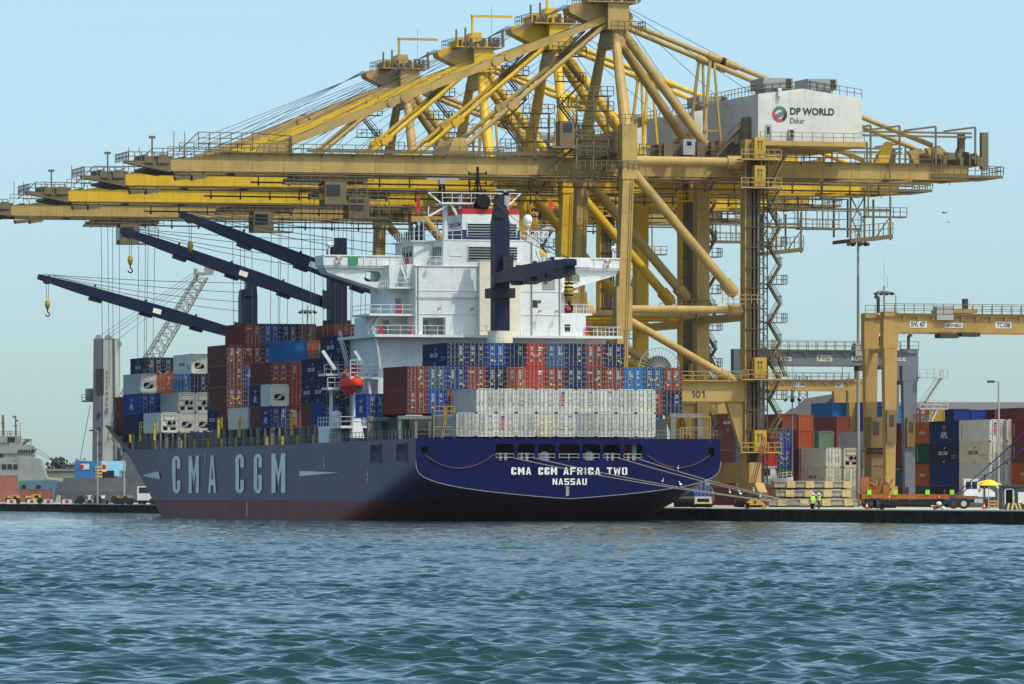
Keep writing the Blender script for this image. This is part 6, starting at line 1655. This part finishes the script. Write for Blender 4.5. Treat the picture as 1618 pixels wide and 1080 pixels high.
def booth():
    o = thing('quay_booth', 'dark quayside booth with a white framed door at right', 'booth', place(1583, 656) + Vector((0, 0, GZ)), 0)
    m = MB(); m.box(0, 6, 0, 4, 0, 2.55); m.box(-.1, 6.1, -.2, 4.1, 2.55, 2.7); m.build('wall', paint('booth_dark', (.05, .055, .06), .7, .2, .8), o)
    m = MB(); m.box(.3, .42, -.06, -.01, .2, 2.3); m.box(1.2, 1.32, -.06, -.01, .2, 2.3); m.box(.3, 1.32, -.06, -.01, 2.2, 2.3); m.box(.42, 1.2, -.03, -.01, .2, 2.2, 1); m.build('door', [HOUSEW, BLACK], o)
    m = MB(); m.box(1.75, 2.8, -.5, -.02, .6, 1.9); m.build('meter_box', HOUSEW, o)
    b = thing('striped_barrier', 'yellow and black striped sloped barrier before the dark booth', 'barrier', place(1602, 640) + Vector((0, 0, GZ)), 0)
    m = MB(); m.prism([(-1.1, 0), (1.1, 0), (.85, .75), (-.85, .75)], -.5, .5, 'y', 0)
    for x in (-.8, -.35, .1, .5): m.quad([(x, -.52, .03), (x + .2, -.52, .03), (x + .35, -.52, .72), (x + .15, -.52, .72)] if x < 0 else [(x + .15, -.52, .03), (x + .35, -.52, .03), (x + .1, -.52, .72), (x - .1, -.52, .72)], 1)
    m.box(-.06, .06, -.06, .06, .7, 1.5, 1); m.build('block', [DARK, paint('stripe_yellow', (.55, .42, .15), .7, .2, 1)], b)
booth()
def bollard(px, lab, off=.5):
    o = thing('bollard', lab, 'bollard', on_quay(px, off), 0, 'mooring bollards')
    m = MB(); m.lathe([(.26, 0), (.2, .25), (.22, .45), (.34, .5), (.32, .62), (0, .66)], n=14); m.build('body', BLACK, o)
    return o
for px, lab in ((1181, 'black bollard left of the mooring ropes'), (1284, 'black bollard holding the stern ropes'), (1394, 'black bollard below the orange trailer'), (30, 'black bollard on the far left quay, first from the left'), (74, 'black bollard on the far left quay, second from the left'), (120, 'black bollard on the far left quay, third from the left'), (169, 'black bollard on the far left quay, fourth from the left'), (221, 'black bollard on the far left quay, nearest the bow')):
    bollard(px, lab)
def cone(px, Y, lab):
    o = thing('traffic_cone', lab, 'cone', place(px, Y) + Vector((0, 0, GZ)), 0, 'traffic cones')
    m = MB(); m.box(-.22, .22, -.22, .22, 0, .05, 0); m.lathe([(.18, .05), (.14, .3)], n=12); m.lathe([(.14, .3), (.1, .5)], n=12, m=1); m.lathe([(.1, .5), (.04, .8), (0, .8)], n=12); m.build('cone', [ORANGE, HOUSEW], o)
cone(1369.5, 672, 'orange traffic cone under the end of the orange trailer'); cone(1555, 664, 'orange traffic cone by the white tractor wheel')
# container chassis under the ship's counter
def chassis():
    o = thing('container_chassis', 'road chassis with striped tail carrying a blue box by the ship stern', 'trailer', place(1111, 745) + Vector((0, 0, GZ)), PSI)
    m = MB(); m.box(-1.1, 1.1, 0, 9, 1.15, 1.4); m.box(-1.15, 1.15, -.1, .1, .5, .7); m.box(-1.1, -.8, -.05, .15, .5, 1.3); m.box(.8, 1.1, -.05, .15, .5, 1.3); m.build('frame', GALV, o)
    m = MB()
    for k in range(6): m.box(-1.1 + .38 * k, -.92 + .38 * k, -.13, -.1, .5, .7)
    m.build('tail_stripe', YELP, o)
    for x in (-.95, .95):
        w = MB(); w.tube((x - .2, .9, .5), (x + .2, .9, .5), .5, 14); w.build('wheel', RUBBER, o)
    container(o.location + Vector((0, 0, 1.42)), BL, 'blue container riding on the road chassis by the ship stern', 'containers on the quay', 'doors')
chassis()
o = thing('lifting_frame', 'small yellow lifting frame on the quay left of the bollard', 'lifting frame', on_quay(1193, 2.6), 0)
m = MB(); m.prism([(-1.3, .4), (1.3, .4), (.5, 1.1), (-.5, 1.1)], -.3, .3, 'y'); m.tube((0, -.35, .75), (0, .35, .75), .18, 12, 1); m.box(-1.2, -.9, -.3, .3, 0, .4); m.box(.9, 1.2, -.3, .3, 0, .4); m.build('body', [paint('frame_yellow', (.45, .27, .04), .6, .3, 1), DARK], o)
o = thing('gangway', 'steep rusty gangway ladder by the crane leg', 'ladder', place(1193, 742) + Vector((0, 0, GZ)), PSI)
m = MB(); m.stair((-1, 0, 0), (1.2, 0, 8), .8); m.build('steps', paint('rusty_red', (.2, .05, .03), .7, .4, 1), o)
# blue and pale ropes at the right
BROPE = plain('blue_rope', (.02, .07, .28), .8)
e = on_quay(1482, .4)
o = thing('rope_bundle', 'red and white fender with coiled rope at the quay edge', 'fender', e, 0)
m = MB(); m.bar((-.5, 0, .15), (.55, 0, .5), .4, .35, 0); m.bar((-.75, 0, .45), (-.1, 0, .45), .1, m=1); m.ell((.1, -.1, .65), .3, .3, .25, m=1); m.ell((.5, -.1, .2), .3, .3, .2, m=1); m.build('fender_body', [plain('dark_red', (.18, .02, .02)), CREAM], o)
for k, (py, lab) in enumerate(((662, 'upper of two blue mooring ropes rising to the right'), (690, 'lower of two blue mooring ropes rising to the right'))):
    m = MB(); X, Y = at(1640, 600); b = Vector((X, Y, zat(py, 600))); a = e + Vector((.4, 0, .5)); c = a.lerp(b, .5) - Vector((0, 0, .5))
    P = [a.lerp(c, t / 8).lerp(c.lerp(b, t / 8), t / 8) for t in range(9)]
    m.path(P, .06, 5); ob = m.build('mooring_rope', BROPE); tag(ob, lab, 'rope', 'mooring ropes')
# stern mooring lines
DIRW = []
def stern_line(p0, p1, sag, lab):
    a = T(*p0); b = p1; c = a.lerp(b, .5) - Vector((0, 0, sag * 2)); P = [a.lerp(c, t / 16).lerp(c.lerp(b, t / 16), t / 16) for t in range(17)]
    m = MB(); m.path(P, .055, 6); ob = m.build('mooring_rope', ROPE); tag(ob, lab, 'rope', 'mooring ropes'); DIRW.append(P)
eb = on_quay(1284, .5) + Vector((0, 0, .35))
def txv(px): return ((px - 809) / FPX * OY - OX) / (CP - .003)
stern_line((txv(812), -.1, 7.35), eb, .5, 'stern rope from the first opening on the left of the transom')
stern_line((txv(842), -.1, 7.4), eb, .5, 'stern rope from the second opening on the left of the transom')
stern_line((txv(976), -.1, 7.4), eb, .3, 'stern rope from the sixth opening of the transom')
stern_line((txv(1008), -.1, 7.3), eb, .3, 'stern rope from the last opening on the right of the transom')
RL = plain('slack_rope', (.11, .055, .05), .9)
for x0, x1, z0, z1, sg, lab in ((-17.6, -9.2, 7.7, 7.8, 1.6, 'slack dark rope looped on the left of the transom'), (9.6, 17.4, 7.7, 7.8, 1.5, 'slack dark rope looped on the right of the transom')):
    a, b = T(x0, -.12, z0), T(x1, -.12, z1); c = a.lerp(b, .5) - Vector((0, 0, sg * 2)); P = [a.lerp(c, t / 12).lerp(c.lerp(b, t / 12), t / 12) for t in range(13)]
    m = MB(); m.path(P, .06, 5); tag(m.build('mooring_rope', RL), lab, 'rope', 'slack ropes on the transom')

# ---------------------------------------------------------------- birds
BW = plain('bird_white', (.78, .78, .75), .8); BD = plain('bird_dark', (.09, .085, .08), .8)
def flying(lab, px, py, Y, span, mat, tilt):
    X, Y = at(px, Y); o = thing('gull', lab, 'bird', (X, Y, zat(py, Y)), tilt, 'birds in flight')
    m = MB(); s = span / 2; m.ell((0, 0, 0), .13 * s, .42 * s, .12 * s, 10, 6); m.ell((0, -.42 * s, .05 * s), .08 * s, .12 * s, .08 * s, 8, 5); m.prism([(0, .3 * s), (.12 * s, .6 * s), (-.12 * s, .6 * s)], -.01, .02, 'z')
    for g in (-1, 1):
        A = [(0, -.12), (.5, -.22), (1.0, .02)]; B = [(0, .16), (.5, .05), (1.0, .06)]; Z = [.03, .22, .08]
        for i in range(2):
            P = [(g * A[i][0] * s, A[i][1] * s, Z[i] * s), (g * A[i + 1][0] * s, A[i + 1][1] * s, Z[i + 1] * s), (g * B[i + 1][0] * s, B[i + 1][1] * s, Z[i + 1] * s), (g * B[i][0] * s, B[i][1] * s, Z[i] * s)]
            m.quad(P if g > 0 else P[::-1]); m.quad([(x, y, z - .02) for x, y, z in (P[::-1] if g > 0 else P)])
    m.build('body', mat, o)
flying('dark bird flying above a white one at right', 1492, 336, 560, 1.0, BD, R(40)); flying('white gull gliding below the dark bird', 1500, 351, 560, 1.1, BW, R(10)); flying('small white bird flying left of the ochre crane stairs', 1146, 413, 640, .9, BW, R(-10))
def egret(P, px, lab):
    # the point of rope P seen in column px
    best = min((a.lerp(b, t / 20) for a, b in zip(P[:-1], P[1:]) for t in range(20)), key=lambda w: abs(809 + FPX * w.x / w.y - px))
    o = thing('egret', lab, 'bird', best + Vector((0, 0, .04)), R(random.uniform(-60, 60)), 'white egrets perched on the ropes')
    m = MB(); m.ell((0, 0, .32), .11, .2, .12, 10, 6); m.tube((0, -.14, .38), (0, -.2, .62), .045, 8, r2=.035); m.ell((0, -.24, .64), .05, .09, .045, 8, 5); m.build('body', BW, o)
    m = MB(); m.tube((0, -.3, .64), (0, -.42, .61), .018, 6, r2=.004); m.tube((.04, 0, 0), (.04, 0, .24), .012, 5); m.tube((-.04, 0, 0), (-.04, 0, .24), .012, 5); m.build('bill_and_legs', plain('bill_yellow', (.5, .35, .05)), o)
for i, (k, px) in enumerate(((3, 1071), (1, 1047), (1, 1076), (1, 1154), (1, 1170), (2, 1191), (1, 1201))):
    egret(DIRW[k], px, 'white egret perched on the stern ropes, %s from the left' % ORD[[1, 0, 2, 3, 4, 5, 6][i]])

# ---------------------------------------------------------------- people
SKIN = plain('skin', (.16, .08, .05), .6); HIVIS = plain('hi_vis', (.45, .75, .02), .7); DNAVY = plain('work_navy', (.015, .02, .04), .8); HELM = plain('helmet_white', (.75, .75, .72), .4); SILV = plain('reflective_tape', (.6, .62, .6), .4)
def person(lab, loc, rz, joints, edges, radii, trousers, band):
    """one skinned body surface coloured by height, with a helmet and clothing bands as children"""
    o = thing('person', lab, 'person', loc, rz)
    me = bpy.data.meshes.new('body'); me.from_pydata(joints, edges, [])
    ob = put('body', me, o); ob.modifiers.new('skin', 'SKIN'); sd = ob.modifiers.new('sub', 'SUBSURF'); sd.levels = 2; sd.render_levels = 2
    for sv, r in zip(me.skin_vertices[0].data, radii): sv.radius = (r, r); sv.use_root = False
    me.skin_vertices[0].data[0].use_root = True
    dg = bpy.context.evaluated_depsgraph_get(); dg.update()
    nm = bpy.data.meshes.new_from_object(ob.evaluated_get(dg)); bpy.data.objects.remove(ob)
    for mt in (SKIN, HIVIS, trousers, RUBBER): nm.materials.append(mt)
    for p in nm.polygons:
        c = p.center; r = math.hypot(c.x, c.y)
        p.material_index = 3 if c.z < .09 else (2 if c.z < .93 and r < .40 and not (abs(c.x) > .24 and c.z > .7) else (1 if c.z < 1.46 and not (abs(c.x) > .2 and c.z < .98 and c.z > .66) else 0)); p.use_smooth = True
    put('body', nm, o)
    h = joints[HEAD]; m = MB(); m.lathe([(.15, .03), (.135, .07), (.12, .13), (.07, .18), (0, .195)], c=h, n=14); m.box(h[0] - .1, h[0] + .1, h[1] - .2, h[1] - .1, h[2] + .03, h[2] + .045); m.build('helmet', HELM, o)
    m = MB()
    for z in band:
        n = 14
        for k in range(n):
            a, b = 2 * math.pi * k / n, 2 * math.pi * (k + 1) / n
            m.quad([(.205 * math.cos(a), .15 * math.sin(a), z), (.205 * math.cos(b), .15 * math.sin(b), z), (.205 * math.cos(b), .15 * math.sin(b), z + .06), (.205 * math.cos(a), .15 * math.sin(a), z + .06)])
    m.build('reflective_band', SILV, o)
HEAD = 4
def body_pose(la, ra, ll, rl):
    J = [(0, 0, .96), (0, 0, 1.18), (0, 0, 1.40), (0, -.01, 1.52), (0, -.02, 1.64), (0, -.03, 1.74)]
    rad = [.15, .145, .15, .055, .095, .06]; E = [(0, 1), (1, 2), (2, 3), (3, 4), (4, 5)]
    for side, (el, ha) in ((-1, la), (1, ra)):
        k = len(J); J += [(side * .19, 0, 1.40), el, ha, (ha[0], ha[1] - .03, ha[2] - .09)]; rad += [.07, .05, .036, .03]; E += [(2, k), (k, k + 1), (k + 1, k + 2), (k + 2, k + 3)]
        for f in (-1, 0, 1): J.append((ha[0] + f * .025, ha[1] - .045, ha[2] - .15 - .01 * (1 - abs(f)))); rad.append(.012); E.append((k + 3, len(J) - 1))
        J.append((ha[0] - side * .05, ha[1] - .06, ha[2] - .09)); rad.append(.012); E.append((k + 3, len(J) - 1))
    for side, (kn, an) in ((-1, ll), (1, rl)):
        k = len(J); J += [(side * .1, 0, .88), kn, an, (an[0], an[1] - .16, .04)]; rad += [.095, .068, .05, .04]; E += [(0, k), (k, k + 1), (k + 1, k + 2), (k + 2, k + 3)]
    return J, E, rad
J, E, rad = body_pose(((-.27, -.05, 1.13), (-.2, -.26, 1.0)), ((.28, .02, 1.12), (.22, -.2, .97)), ((-.12, -.06, .5), (-.13, .02, .08)), ((.14, -.02, .5), (.2, .08, .08)))
person('worker in lime hi vis jacket and lime trousers with white helmet by the bollard', on_quay(1284.5, 1.6), R(20), J, E, rad, HIVIS, (1.0, 1.2))
J, E, rad = body_pose(((-.25, .02, 1.12), (-.25, -.06, .86)), ((.25, .02, 1.12), (.26, -.08, .86)), ((-.1, -.02, .5), (-.1, .02, .08)), ((.11, 0, .5), (.12, .03, .08)))
person('worker in lime vest and dark trousers standing behind the other one', on_quay(1294, 2.4), R(-50), J, E, rad, DNAVY, (1.02, 1.22))
# ---------------------------------------------------------------- coastal haze: one closed box of thin air round everything
def haze():
    m = bpy.data.materials.new('haze'); m.use_nodes = True
    N = m.node_tree.nodes; L = m.node_tree.links
    for n in list(N):
        if n.type != 'OUTPUT_MATERIAL': N.remove(n)
    v = N.new('ShaderNodeVolumePrincipled'); v.inputs['Density'].default_value = 0.000018
    v.inputs['Color'].default_value = (.92, .96, 1.0, 1); v.inputs['Anisotropy'].default_value = .2
    L.new(v.outputs[0], N['Material Output'].inputs['Volume'])
    mb = MB(); mb.box(-6100, 6100, -450, 9100, -2.6, 95)
    o = mb.build('haze', m); o['kind'] = 'stuff'
haze()
